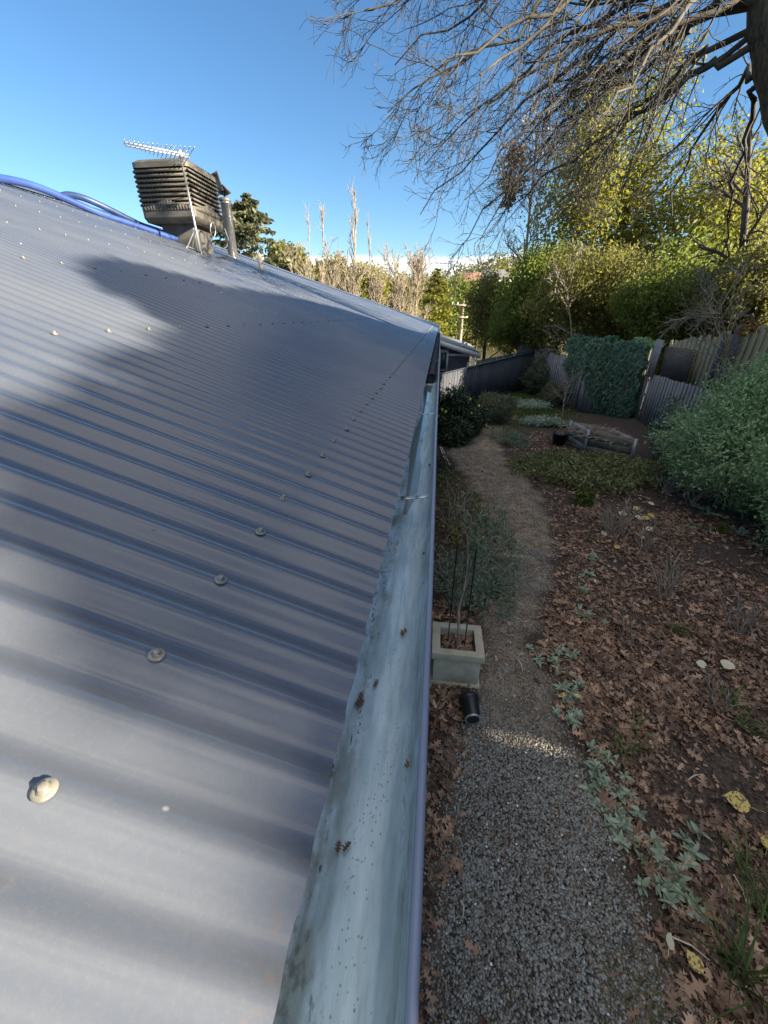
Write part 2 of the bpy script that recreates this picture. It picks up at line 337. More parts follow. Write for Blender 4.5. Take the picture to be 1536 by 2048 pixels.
# ================================================================== GROUND
PY = np.array([-1, .55, 1.14, 1.66, 2.0, 2.43, 3.0, 3.4, 4.0, 5.2, 6.5, 7.2, 9.5, 11, 12.2, 15.4, 17])
PL = np.array([.0, .12, .30, .26, .40, .48, .58, .66, .92, 1.05, .95, .8, .35, 1.1, 1.55, 2.6, 3.2])
PR = np.array([1.2, 1.27, 1.31, 1.30, 1.23, 1.15, 1.06, 1.2, 1.46, 1.86, 2.0, 2.0, 1.66, 1.9, 2.3, 3.6, 4.2])
def path_in(x, y, soft=.12):
    l = np.interp(y, PY, PL); r = np.interp(y, PY, PR)
    w = .06*np.sin(y*7+x*2)+.04*np.sin(y*17+1.3)
    return np.clip((x-l+w)/soft+.5, 0, 1)*np.clip((r-x+w)/soft+.5, 0, 1)*(y < 17)
def gravel_amt(x, y):
    g = np.interp(y, [0, 1.5, 1.9, 2.3, 2.9, 3.5, 4.2, 6, 10, 12], [1, 1, .85, .5, .22, .28, .36, .3, .3, .2])*(.8+.2*np.sin(x*5+y*3.1)*np.sin(y*4.3-x*2))
    g = g*(1-.75*np.exp(-((x-1.15)**2+(y-.75)**2)/.06))*(1-.5*np.exp(-((x-.75)**2+(y-2.5)**2)/.12))
    return g
def axis(segs):
    o = []
    for a, b, st in segs: o.append(np.arange(a, b-1e-6, st))
    return np.concatenate(o+[[segs[-1][1]]])
gx = axis([(-700, -100, 60), (-100, -20, 8), (-20, -1, 1.5), (-1, 5.5, .06), (5.5, 10, .25), (10, 40, 2), (40, 120, 8), (120, 700, 60)])
gy = axis([(-300, -40, 40), (-40, -2, 4), (-2, .2, .25), (.2, 10, .07), (10, 20, .16), (20, 60, 2), (60, 220, 5), (220, 900, 60)])
GX, GY = np.meshgrid(gx, gy, indexing='ij'); GZ = TH(GX, GY)
nx, ny = GX.shape; i = np.arange(nx-1)[:, None]*ny; j = np.arange(ny-1)[None]
mb = MB(); mb.add(np.stack([GX, GY, GZ], -1), np.stack([i+j, i+ny+j, i+ny+j+1, i+j+1], -1).reshape(-1, 4))
ground = mb.build('ground', M['ground'], smooth=True); tag(ground, 'garden ground of dark soil, dirt and gravel running out to the hills', 'ground', kind='structure')
pm = path_in(GX, GY); ga = gravel_amt(GX, GY)*pm
lawnmask = np.exp(-(((GX-3.4)/1.0)**2+((GY-15.8)/2.6)**2))*1.6 + .9*np.exp(-(((GX-1.5)/.35)**2+((GY-.45)/.25)**2)) + .5*np.exp(-(((GX-2.2)/.6)**2+((GY-12.3)/1.2)**2))
mk = np.stack([ga, np.clip(lawnmask, 0, 1), pm, np.ones_like(pm)], -1).reshape(-1, 4)
at = ground.data.attributes.new('mask', 'FLOAT_COLOR', 'POINT'); at.data.foreach_set('color', mk.astype(np.float32).ravel())
# ---- pebbles (uncountable)
ph = (1+5**.5)/2
ico = unit(np.array([[-1,ph,0],[1,ph,0],[-1,-ph,0],[1,-ph,0],[0,-1,ph],[0,1,ph],[0,-1,-ph],[0,1,-ph],[ph,0,-1],[ph,0,1],[-ph,0,-1],[-ph,0,1]], float))
icof = np.array([[0,11,5],[0,5,1],[0,1,7],[0,7,10],[0,10,11],[1,5,9],[5,11,4],[11,10,2],[10,7,6],[7,1,8],[3,9,4],[3,4,2],[3,2,6],[3,6,8],[3,8,9],[4,9,5],[2,4,11],[6,2,10],[8,6,7],[9,8,1]])
mb = MB()
for (ya, yb, n, s0, s1) in ((.3, 2.3, 32000, .004, .0095), (2.3, 5.0, 44000, .004, .009), (5.0, 9.5, 16000, .005, .010)):
    x = rng.uniform(0, 2.1, n*3); y = rng.uniform(ya, yb, n*3)
    k = rng.random(n*3) < path_in(x, y, .25)*gravel_amt(x, y); x = x[k][:n]; y = y[k][:n]; N = len(x)
    s = rng.uniform(s0, s1, N)
    for q in range(3):
        tv = ico*(1+.28*rng.normal(size=(12, 1)))*np.array([1.25, .95, .62]); m = np.arange(N) % 3 == q
        fr = frames(np.c_[rng.normal(size=(m.sum(), 2)), rng.normal(size=m.sum())*.2], np.c_[rng.normal(size=(m.sum(), 2))*.2, np.ones(m.sum())])
        mb.scatter(tv, icof, np.c_[x[m], y[m], TH(x[m], y[m])+s[m]*.35], fr, s[m], np.clip(rng.beta(2, 2.2, m.sum())+.02*rng.normal(size=m.sum()), 0, 1))
tag(mb.build('gravel', M['pebble'], smooth=True), 'loose grey and tan pebbles covering the garden path', 'gravel', kind='stuff')
# ---- leaf templates: spine strip leaves
def strip_leaf(xs, ws, fold=.15, curl=.2, wav=0.):
    xs = np.array(xs, float); ws = np.array(ws, float); n = len(xs)
    z = curl*(xs-.5)**2; a = np.stack([xs, 0*xs, z], -1)
    l = np.stack([xs, ws, z+fold*ws+wav*np.sin(np.arange(n)*2.1)], -1); r = np.stack([xs, -ws, z+fold*ws+wav*np.sin(np.arange(n)*1.7+1)], -1)
    v = np.concatenate([a, l, r]); f = []
    for q in range(n-1): f += [[q, q+1, n+q+1, n+q], [q+1, q, 2*n+q, 2*n+q+1]]
    return v-np.array([.5, 0, 0]), np.array(f)
OAKX = [0, .14, .2, .27, .37, .44, .52, .62, .68, .8, .88, 1]; OAKW = [.012, .02, .17, .07, .34, .10, .09, .33, .10, .22, .06, .0]
oaks = [strip_leaf(OAKX, OAKW, f, c, w) for f, c, w in ((.1, .2, .02), (.5, -.5, .05), (-.5, .5, .04), (.7, .3, .06), (-.25, -.3, .05))]
OVX = [0, .15, .4, .65, .85, 1]; OVW = [.02, .12, .2, .19, .11, 0]
oval = strip_leaf(OVX, OVW, .35, -.25); longleaf = strip_leaf([0, .25, .55, .8, 1], [.02, .07, .085, .05, 0], .3, -.3)
diamond = (np.array([[0, 0, 0], [.5, .27, .07], [1, 0, -.04], [.5, -.27, .07]])-np.array([.5, 0, 0]), np.array([[0, 1, 2], [0, 2, 3]]))
blade = strip_leaf([0, .3, .6, .85, 1], [.035, .04, .032, .02, 0], .2, .0)
ivyleaf = (np.array([[0, 0, 0], [.1, .32, .03], [.42, .42, .0], [.5, .22, .05], [1, 0, -.06], [.5, -.22, .05], [.42, -.42, 0], [.1, -.32, .03]])-np.array([.4, 0, 0]), np.array([[0, 1, 2, 3], [0, 3, 4, 5], [0, 5, 6, 7]]))
# ---- leaf litter (uncountable)
def bare_soil(x, y):
    b = 0*x
    for px, py, rx, ry in ((1450, 1550, .38, .26), (1300, 1640, .12, .1), (1370, 1480, .18, .1), (1180, 1150, .2, .14), (1500, 1450, .2, .12), (1400, 1700, .22, .14), (1230, 1130, .28, .25), (1440, 1110, .7, .5), (1290, 1245, .14, .1), (1400, 1600, .25, .15), (1500, 1610, .3, .2)):
        P = onG(px, py); b = np.maximum(b, np.exp(-((x-P[0])/rx)**2-((y-P[1])/ry)**2))
    return b
mb = MB()
def litter(n, x0, x1, y0, y1, smin, smax, dens, lift=.012):
    x = rng.uniform(x0, x1, n); y = rng.uniform(y0, y1, n); k = rng.random(n) < dens(x, y); x = x[k]; y = y[k]; N = len(x)
    s = rng.uniform(smin, smax, N)*np.where(rng.random(N) < .2, .6, 1)
    s = s*rng.uniform(.45, 1.05, N)
    t = np.clip(rng.beta(1.3, 2.4, N)*(.75+.5*np.sin(x*4+y*3)**2), 0, 1)
    tl = rng.choice(5, N)
    for q in range(5):
        m = tl == q; c = m.sum(); a = rng.uniform(0, 6.28, c)
        fr = frames(np.c_[np.cos(a), np.sin(a), rng.normal(size=c)*.3], np.c_[rng.normal(size=(c, 2))*.42, np.ones(c)])
        mb.scatter(*oaks[q], np.c_[x[m], y[m], TH(x[m], y[m])+rng.uniform(.006, lift+.02, c)], fr, np.c_[s[m], s[m]*rng.uniform(.75, 1.05, c), s[m]], t[m])
right = lambda x, y: np.clip((x-np.interp(y, PY, PR)+.05*np.sin(y*9))/.22, 0, 1)*(1-.97*bare_soil(x, y))*(.8+.2*np.sin(x*3.1+y*2.3+1)**2)
litter(8200, 1.0, 3.4, .35, 3.6, .07, .15, right)
litter(8200, 1.2, 5.0, 3.4, 6.5, .07, .13, right)
litter(3600, 1.6, 4.8, 6.3, 11.5, .09, .14, lambda x, y: right(x, y)*.8)
left = lambda x, y: np.clip((np.interp(y, PY, PL)-x+.06+.07*np.sin(y*5))/.12, 0, 1)
litter(2200, -.25, .75, .3, 3.6, .07, .14, left)
litter(1300, -.3, 1.1, 3.4, 9.8, .08, .12, lambda x, y: left(x, y)*.8)
litter(260, .2, 1.4, .4, 3.2, .05, .10, lambda x, y: path_in(x, y)*.32, .002)
litter(1500, .5, 2.1, 2.6, 9.5, .05, .10, lambda x, y: path_in(x, y)*.55, .002)
n = 26000; x = rng.uniform(.9, 4.2, n); y = rng.uniform(.35, 6.5, n); k = rng.random(n) < right(x, y)*.8+.15*path_in(x, y); x = x[k]; y = y[k]; c = len(x); a = rng.uniform(0, 6.28, c)
mb.scatter(*diamond, np.c_[x, y, TH(x, y)+rng.uniform(.004, .02, c)], frames(np.c_[np.cos(a), np.sin(a), rng.normal(size=c)*.3], np.c_[rng.normal(size=(c, 2))*.4, np.ones(c)]), rng.uniform(.012, .04, c), np.clip(rng.beta(1.2, 1.8, c), 0, 1))
tag(mb.build('leaf_litter', M['litter']), 'damp red brown fallen oak leaves carpeting the beds beside the path', 'leaf litter', kind='stuff')
# ---- lawn patch
mb = MB(); n = 9000; x = rng.normal(3.3, .8, n); y = rng.normal(15.6, 1.9, n); k = (y < 18.3) & (y > 11.5) & (x < 4.8); x = x[k]; y = y[k]; c = len(x)
a = rng.uniform(0, 6.28, c); up = np.c_[rng.normal(size=(c, 2))*.5, np.ones(c)]
mb.scatter(*blade, np.c_[x, y, TH(x, y)+.03], frames(up, np.c_[np.cos(a), np.sin(a), 0*a]), np.c_[rng.uniform(.06, .13, c), np.full(c, .22), np.full(c, .1)], rng.random(c))
tag(mb.build('lawn_grass', M['lawn']), 'patch of bright short grass in front of the dark back fence', 'grass', kind='stuff')
# ================================================================== HOUSE
cT, sT = math.cos(TH_R), math.sin(TH_R); tT = math.tan(TH_R)
rN = np.array([sT, 0, cT])
PIT, CR0 = .0762, .226
def roofP(s, y, h=0.): s, y, h = np.broadcast_arrays(s, y, h); return ROOF_E + np.stack([-s*cT, y, s*sT], -1) + h[..., None]*rN
def smax(y):
    xr = np.where(y <= HIP_Y0, -RIDGE_X, -RIDGE_X*(HIP_Y1-y)/(HIP_Y1-HIP_Y0)+0*y); return np.maximum((xr-.093)/cT, .001)
def corr(y): return .0082*np.cos(2*np.pi*(y-CR0)/PIT)
house = thing('house', 'house with blue grey corrugated iron hip roof and long eaves gutter', 'house', (-3, 5, 0))
mb = MB()
ys_ = np.concatenate([np.arange(CR0-40*PIT, CR0+60*PIT, PIT/14), np.arange(CR0+60*PIT, HIP_Y1, PIT/10)])
S = np.stack([smax(ys_)*q for q in (0, .02, .06, .15, .35, .6, 1.)], 1)
Hh = np.repeat(corr(ys_)[:, None], 7, 1) + .0012*np.sin(S*3.1+ys_[:, None]*.7)
V = roofP(S, np.repeat(ys_[:, None], 7, 1), Hh); n7 = len(ys_)
ii = np.arange(n7-1)[:, None]*7; jj = np.arange(6)[None]
mb.add(V, np.stack([ii+jj, ii+7+jj, ii+7+jj+1, ii+jj+1], -1).reshape(-1, 4))
zr = ROOF_E[2] + (-RIDGE_X-.093)*tT
roof = mb.build('roof', M['roof'], house, smooth=True)
mb = MB()      # far slopes: back plane and the hip end plane, out of this view
mb.add([(RIDGE_X, -3, zr), (RIDGE_X, HIP_Y0, zr), (-11.4, HIP_Y1, ROOF_E[2]), (-11.4, -3, ROOF_E[2])], np.array([[0, 1, 2, 3]]))
mb.add([(RIDGE_X, HIP_Y0, zr-.004), (-.093, HIP_Y1, ROOF_E[2]-.004), (-11.4, HIP_Y1, ROOF_E[2]-.004)], np.array([[0, 1, 2]]))
mb.build('rear_roof', M['roof'], house)
mb = MB()      # ridge and hip capping
hipd = np.array([-.093-RIDGE_X, HIP_Y1-HIP_Y0, ROOF_E[2]-zr]); hu = unit(hipd); side = unit(np.cross(hu, rN))
for a, b, sd in ((np.array([RIDGE_X, -3, zr]), np.array([RIDGE_X, HIP_Y0, zr]), np.array([cT, 0, -sT])), (np.array([RIDGE_X, HIP_Y0, zr]), np.array([-.093, HIP_Y1, ROOF_E[2]]), side if side[0] > 0 else -side)):
    o2 = np.array([-sd[0], -sd[1]*0+.0, -abs(sd[2])-.15]) if sd[1] == 0 else np.array([0, .11, -.05])/.12
    P = [a+rN*.02+sd*.13, a+rN*.045+sd*.03, a+np.array([0, 0, .05]), a+o2*.1]
    Q = [b+rN*.02+sd*.13, b+rN*.045+sd*.03, b+np.array([0, 0, .05]), b+o2*.1]
    mb.add(P+Q, np.array([[0, 4, 5, 1], [1, 5, 6, 2], [2, 6, 7, 3]]))
mb.build('ridge_capping', M['roof'], house, smooth=False)
# roof screws: washer + hex head on the crests
def screw_mesh():
    m = MB()
    V, F = lathe([(0, 0), (.0098, 0), (.0100, .0010), (.0096, .0022), (.0070, .0030), (0, .0032)], 20); m.add(V, F)
    V, F = lathe([(.0062, .003), (.0062, .0042), (.0046, .0046), (.0046, .0086), (.0040, .0092), (.0, .0092)], 6); m.add(V, F)
    return m
rowS = [.248, 1.215, 2.145, 3.08, 4.02, 4.95, 5.75]; rowK = [2, 3, 3, 3, 3, 3, 2]; rowO = [-1, 1, 0, 2, 0, 1, 0]
cand = []
for s_, kst, k0 in zip(rowS, rowK, rowO):
    for k in range(k0-6*kst, 300, kst):
        y = CR0 + k*PIT
        if y > HIP_Y1-.3 or s_ > smax(np.array(y))-.12 or y < -.4: continue
        P = roofP(s_, y, .0088+.0012*math.sin(s_*3.1+y*.7))
        d = np.linalg.norm(P-C0); v = P-C0; fz = v@cF
        px = 768+FPX*(v@cR)/max(fz, .01); vis = fz > .05 and -60 < px < 1536
        if vis: cand.append((d, tuple(P), rng.uniform(0, 1)))
cand.sort()
zoff = np.array(house.location)
sm = screw_mesh(); proto = None
eul = Vector(rN).to_track_quat('Z', 'Y').to_euler()
for q, (d, P, a) in enumerate(cand[:100]):
    if proto is None:
        proto = sm.build('roof_screw', M['screw']); o = proto; o.parent = roof
    else:
        o = proto.copy(); COL.objects.link(o); o.parent = roof
    P = np.array(P)+rng.normal(size=3)*np.array([.004, 0, 0])
    o.location = Vector(P-zoff); o.rotation_euler = (Vector(rN+rng.normal(size=3)*.03).to_track_quat('Z', 'Y')).to_euler()
mb = MB(); base = np.concatenate(sm.v); fb = [np.array(q) for q in sm.f]
for d, P, a in cand[100:]:
    fr = frames(np.array([[cT, 0, -sT]]), rN[None]); V = base @ fr[0].T + np.array(P)
    mb.add(V, fb)
if len(cand) > 100: tag(mb.build('roof_screws', M['screw'], roof), kind='stuff')
# gutter (part of the house) with its rolled lip
gz = CAMZ-.484; GYA, GYB = -2.0, HIP_Y1+.05
inner = [(-.135, gz-.005), (-.135, gz-.085), (-.128, gz-.094), (-.11, gz-.098), (-.05, gz-.098), (-.03, gz-.095), (-.014, gz-.084), (-.005, gz-.065), (.001, gz-.03), (.004, gz-.006)]
def extrude(m, prof, ysq, wob=.0):
    prof = np.array(prof); n = len(prof); ysq = np.array(ysq); K = len(ysq)
    V = np.zeros((K, n, 3)); V[:, :, 0] = prof[None, :, 0] + wob*np.sin(ysq*2.3)[:, None]; V[:, :, 1] = ysq[:, None]; V[:, :, 2] = prof[None, :, 1] + wob*.6*np.sin(ysq*1.7+1)[:, None]
    a = np.arange(K-1)[:, None]*n; b = np.arange(n-1)[None]
    m.add(V, np.stack([a+b, a+b+1, a+n+b+1, a+n+b], -1).reshape(-1, 4))
gys = np.arange(GYA, GYB+.01, .25)
mb = MB(); extrude(mb, inner, gys, .0012); gutter = mb.build('gutter', M['gutter'], house, smooth=True)
mb = MB(); la = np.linspace(math.pi*1.05, -math.pi*.55, 12)
lipp = [(.004, gz-.006)]+[(.0092+.0056*math.cos(q), gz-.004+.0056*math.sin(q)) for q in la]+[(.011, gz-.02), (.012, gz-.04), (.012, gz-.095), (.012, gz-.108), (-.05, gz-.112), (-.138, gz-.108)]
extrude(mb, lipp, gys, .0012); mb.build('gutter_lip', M['lip'], gutter, smooth=True)
for yb in (1.08, 2.22, 3.3, 5.2):
    mb = MB(); prof = [(-.15, .0), (-.09, -.006), (-.045, -.004), (-.004, .003)]
    for wv in (0,):
        V = []
        for x, z in prof: V += [(x, yb-.011+(x+.1)*.12, gz-.012+z), (x, yb+.011+(x+.1)*.12, gz-.012+z), (x, yb+.011+(x+.1)*.12, gz-.0145+z), (x, yb-.011+(x+.1)*.12, gz-.0145+z)]
        V = np.array(V)
        for q in range(3):
            b = q*4; mb.add(V[b:b+8], np.array([[0, 4, 5, 1], [1, 5, 6, 2], [2, 6, 7, 3], [3, 7, 4, 0], [0, 1, 2, 3], [7, 6, 5, 4]]))
    mb.build('gutter_bracket', M['strap'], gutter)
mb = MB(); mb.box((-.148, (GYA+GYB)/2, gz-.1), (.02, GYB-GYA, .17)); mb.build('fascia', M['fascia'], house)
mb = MB(); mb.box((-.375, 9.5, gz-.19), (.43, 25, .012)); mb.build('soffit', M['wallpaint'], house)
mb = MB(); mb.box((-5.9, 9.5, 1.15), (10.6, 24.4, 2.32)); mb.build('wall', M['wallpaint'], house)
# water lying in the gutter
mb = MB(); yy = np.arange(1.12, 3.86, .12); w0 = -.098-.012*np.sin(yy*4); w1 = -.052+.010*np.sin(yy*5.3+1)+.006*np.sin(yy*17); w1[0] = w0[0]+.012; w1[1] = w0[1]+.03
V = np.stack([np.stack([w0, yy, 0*yy+gz-.0955], -1), np.stack([w1, yy, 0*yy+gz-.0955], -1)], 1); a = np.arange(len(yy)-1)[:, None]*2
mb.add(V, np.concatenate([a, a+1, a+3, a+2], 1)); tag(mb.build('standing_water', M['water'], smooth=True), 'thin film of standing water shining on the gutter floor', 'water', kind='structure')
# black bristle brush in the gutter
mb = MB(); n = 16000; yb = rng.uniform(3.92, 15, n); a = rng.uniform(0, 6.28, n); r = .052*rng.uniform(.6, 1.08, n); c = np.c_[-.06+0*yb, yb, gz-.048+0*yb]
dv = np.c_[np.cos(a), rng.normal(size=n)*.25, np.sin(a)]; tip = c+dv*r[:, None]; w = np.c_[np.sin(a), 0*a, -np.cos(a)]*.004
mb.add(np.stack([c-w, c+w, tip], 1), np.arange(3*n).reshape(-1, 3))
yq = np.linspace(3.9, 15, 40); mb.tubes(np.c_[0*yq-.06, yq, 0*yq+gz-.048], np.full(40, .043), 10, cap=True)
tag(mb.build('gutter_brush', M['brush']), 'long black bristle gutter guard filling the far end of the gutter', 'gutter guard')
# debris scraps in the gutter
for q, (px, py, s_) in enumerate(((722, 1400, .016), (808, 1268, .012), (752, 1365, .009), (828, 1545, .02), (858, 940, .02), (848, 1120, .012), (680, 1705, .012))):
    P = atZ(px, py, gz-.093); mb = MB(); c = 3 if q not in (3, 6) else 2
    for z in range(c):
        fr = frames(np.array([[rng.normal()*.6, 1, rng.normal()*.2]]), np.array([[.3*rng.normal(), 0, 1]])); mb.scatter(*oaks[z % 5], [P+np.array([rng.normal()*.004, rng.normal()*.006, .003+(.02 if q in (3, 4, 5) else 0)])], fr, np.array([s_*1.3]), .1)
    tag(mb.build('leaf_scrap', M['litter']), ['dark leaf scrap on the left half of the gutter floor level with the stone planter', 'small brown scrap in the gutter level with the back of the planter', 'pale brown scrap mid gutter just beyond the largest scrap', 'long dark scrap against the front wall of the gutter beside the black pot', 'dark clump on the gutter front wall beyond the nearest strap', 'dark scrap on the gutter wall nearer than the closest strap', 'thin black scrap on the gutter floor nearest the viewer'][q], 'leaf scrap', 'leaf scraps in the gutter')
P = roofP(.40, .52, .004); mb = MB(); mb.scatter(*oaks[1], [np.array(P)], frames(np.array([[.6, .6, 0]]), np.array([[.3, 0, 1]])), np.array([.016]), .95)
mb.build('dry_leaf', M['brownfoliage']); tag(bpy.data.objects['dry_leaf'], 'tiny reddish dry leaf lying on the corrugated roof', 'leaf')
# ================================================================== THINGS ON THE ROOF
def roofz(x): return ROOF_E[2] + (-x-.093)*tT
cc = np.array([-4.57, 7.84]); cz0, cz1, hw = 4.40, 5.20, .475
cooler = thing('evaporative_cooler', 'brown grey rooftop cooler box with louvred sides on a square duct', 'air cooler', (cc[0], cc[1], roofz(cc[0])))
def rring(m, hwid, z0, z1, rad=.07, hw2=None, seg=5, capt=False, capb=False):
    hw2 = hw2 or hwid; V = []
    for z, h in ((z0, hwid), (z1, hw2)):
        for q in range(4):
            ca = q*math.pi/2
            for w in range(seg+1):
                aa = ca + w*math.pi/2/seg; sx_ = (1, -1, -1, 1)[q]; sy_ = (1, 1, -1, -1)[q]
                V.append((cc[0]+sx_*(h-rad)+rad*math.cos(aa), cc[1]+sy_*(h-rad)+rad*math.sin(aa), z))
    n = 4*(seg+1); k = np.arange(n); F = np.stack([k, (k+1) % n, n+(k+1) % n, n+k], -1); fl = [F]
    if capt: fl.append(np.array([list(range(n, 2*n))]))
    if capb: fl.append(np.array([list(range(n))[::-1]]))
    m.add(V, fl)
mb = MB(); rring(mb, hw-.035, cz0+.12, cz1-.07, .05); mb.build('filter_pad', M['coolerdark'], cooler)
mb = MB(); rring(mb, hw+.004, cz1-.10, cz1-.03, .08); rring(mb, hw+.004, cz1-.03, cz1+.01, .08, hw-.05, capt=True); mb.build('lid', M['cooler'], cooler, smooth=False)
mb = MB(); rring(mb, hw, cz0+.06, cz0+.20, .07); rring(mb, hw-.03, cz0, cz0+.06, .06, hw, capb=True); tray = mb.build('base_tray', M['cooler'], cooler)
zs = np.linspace(cz0+.235, cz1-.135, 8)
for fc in range(4):
    mb = MB(); Rm = rotz(fc*math.pi/2)
    for z in zs:
        tl = np.array([[1, 0, 0], [0, math.cos(.55), -math.sin(.55)], [0, math.sin(.55), math.cos(.55)]])
        c = Rm @ np.array([0, -hw+.012, 0]) + np.array([cc[0], cc[1], z]); mb.box(c, (2*hw-.06, .055, .024), Rm @ tl)
    for x in np.linspace(-.33, .33, 11):
        c = Rm @ np.array([x, -hw+.03, 0]) + np.array([cc[0], cc[1], (zs[0]+zs[-1])/2]); mb.box(c, (.008, .014, zs[-1]-zs[0]), Rm)
    ax = np.linspace(-hw+.06, hw-.06, 17)      # wavy arch above the tray
    for a, b in zip(ax[:-1], ax[1:]):
        f = lambda x: .20+.085*math.exp(-(x/.2)**2); mx_, zz = (a+b)/2, (f(a)+f(b))/2
        c = Rm @ np.array([mx_, -hw+.004, 0]) + np.array([cc[0], cc[1], cz0+(.15+zz)/2]); mb.box(c, (b-a-.0006, .03, zz-.15), Rm)
    mb.build('louvre_panel', M['cooler'], cooler)
fc_ = bpy.data.curves.new('lettering', 'FONT'); fc_.body = 'Braemar'; fc_.size = .115; fc_.extrude = .004; fc_.align_x = 'CENTER'
tmp = bpy.data.objects.new('tmp', fc_); COL.objects.link(tmp); bpy.context.view_layer.update()
me = bpy.data.meshes.new_from_object(tmp.evaluated_get(bpy.context.evaluated_depsgraph_get())); bpy.data.objects.remove(tmp)
lt = bpy.data.objects.new('lettering', me); COL.objects.link(lt); lt.parent = tray; me.materials.clear(); me.materials.append(M['letter'])
lt.location = (0.02, -hw-.012, cz0+.175-roofz(cc[0])); lt.rotation_euler = (math.pi/2, 0, 0)
mb = MB(); zb = roofz(-4.1)-.12
mb.hexa([(-4.86, 7.56, zb), (-4.28, 7.56, zb), (-4.28, 8.12, zb), (-4.86, 8.12, zb), (-4.86, 7.56, cz0+.02), (-4.28, 7.56, cz0+.02), (-4.28, 8.12, cz0+.02), (-4.86, 8.12, cz0+.02)]); mb.build('duct', M['duct'], cooler, bevel=.015)
mb = MB(); a = np.linspace(0, 2*math.pi, 24); c = np.array([-4.02, 7.72, cz0-.07]); mb.tubes(np.c_[c[0]+.02*np.sin(a), c[1]+.085*np.cos(a), c[2]+.10*np.sin(a)], np.full(24, .009), 6)
mb.build('cable', M['steel'], cooler, smooth=True)
mb = MB(); mb.tubes(np.array([(-4.02, 8.15, cz0+.02), (-4.0, 8.2, cz0-.12), (-4.03, 8.16, cz0-.25), (-4.1, 8.12, cz0-.3)]), np.full(4, .014), 6); mb.build('drain_pipe', M['duct'], cooler)
# TV antenna
mtb = np.array([-3.95, 7.06, roofz(-3.95)]); mtop = np.array([-3.99, 7.05, 5.13])
ant = thing('tv_antenna', 'silver television antenna on a thin mast in front of the cooler', 'antenna', mtb)
mb = MB(); mb.tubes(np.array([mtb, (mtb+mtop)/2, mtop]), np.array([.017, .016, .016]), 10, cap=True); mb.build('mast', M['steel'], ant, smooth=True)
bl = np.array([-4.52, 6.58, 5.135]); bd = unit(bl-mtop); pp = np.array([-bd[1], bd[0], 0]); br = mtop-bd*.12; br[2] = 5.10
mb = MB()
for off in (.016, -.016):
    mb.box((bl+br)/2+np.array([0, 0, off+.02]), (np.linalg.norm(bl-br), .022, .016), rotz(math.atan2(bd[1], bd[0])))
mb.box(mtop+np.array([0, 0, .02]), (.05, .05, .07)); mb.build('boom', M['alu'], ant)
for q in range(16):
    f = q/15; L = .09+.40*f**1.2; c = bl + (br-bl)*f*.98 + np.array([0, 0, .02]); mb = MB()
    mb.tubes(np.array([c-pp*L, c, c+pp*L]), np.full(3, .0065), 6, cap=True); mb.build('element', M['steel'], ant)
for e in ((-4.15, 7.0), (-4.2, 7.25)):
    mb = MB(); b = np.array([e[0], e[1], roofz(e[0])]); mb.tubes(np.array([b, mtb+np.array([-.02, 0, .34])]), np.array([.009, .009]), 6); mb.build('brace', M['steel'], ant)
mb = MB(); a = np.array([-4.22, 7.18, roofz(-4.22)+.02]); mb.tubes(np.array([a, mtb+np.array([.02, -.02, .015])]), np.array([.012, .012]), 6, cap=True); mb.build('foot_rail', M['steel'], ant)
# flue pipe with cowl
fb = atY(466, 508, 10.0); ft_ = np.array([fb[0], fb[1], atY(446, 404, 10.0)[2]])
flue = thing('flue_pipe', 'galvanised flue pipe with dark angled cowl behind the cooler', 'flue', fb)
mb = MB(); V, F = lathe([(.105, -.5), (.105, ft_[2]-fb[2]-.05), (.115, ft_[2]-fb[2]-.05), (.115, ft_[2]-fb[2]), (.08, ft_[2]-fb[2]+.01)], 24, fb); mb.add(V, F); mb.build('pipe', M['galv'], flue, smooth=False)
mb = MB(); V, F = lathe([(.12, 0), (.135, .03), (.12, .06), (.04, .08), (0, .085)], 24, ft_); mb.add(V, F); mb.tubes(np.array([ft_, ft_+np.array([0, 0, .2])]), np.array([.02, .02]), 6); mb.build('cap', M['duct'], flue)
def plate(m, pts, thick):
    pts = np.array(pts, float); nn = unit(np.cross(pts[1]-pts[0], pts[2]-pts[0]))*thick/2; n = len(pts)
    V = np.concatenate([pts+nn, pts-nn]); m.add(V, [np.array([list(range(n))]), np.array([list(range(n, 2*n))[::-1]]), np.array([[q, q+n, (q+1) % n+n, (q+1) % n] for q in range(n)])])
mb = MB(); D_ = 10.0
plate(mb, [atY(420, 350, D_), atY(434, 341, D_-.1), atY(447, 380, D_-.15), atY(436, 386, D_+.1)], .012)
plate(mb, [atY(436, 388, D_+.12), atY(444, 368, D_-.2), atY(463, 386, D_-.1), atY(452, 392, D_+.15)], .012)
mb.build('cowl_vane', M['duct'], flue)
# timber post on the roof
pb = np.array([-3.55, 8.48, roofz(-3.55)]); mb = MB(); h_ = atY(522, 505, 8.48)[2]-pb[2]
mb.box(pb+np.array([0, 0, h_/2-.05]), (.07, .07, h_), rotz(.3)); mb.add(np.array([(.035, .035, 0), (-.035, .035, 0), (-.035, -.035, 0), (.035, -.035, 0), (0, 0, .07)]) @ rotz(.3).T+pb+np.array([0, 0, h_-.05]), np.array([[0, 1, 4], [1, 2, 4], [2, 3, 4], [3, 0, 4]]))
tag(mb.build('vent_post', M['timber']), 'short cream post standing on the roof right of the flue', 'post')
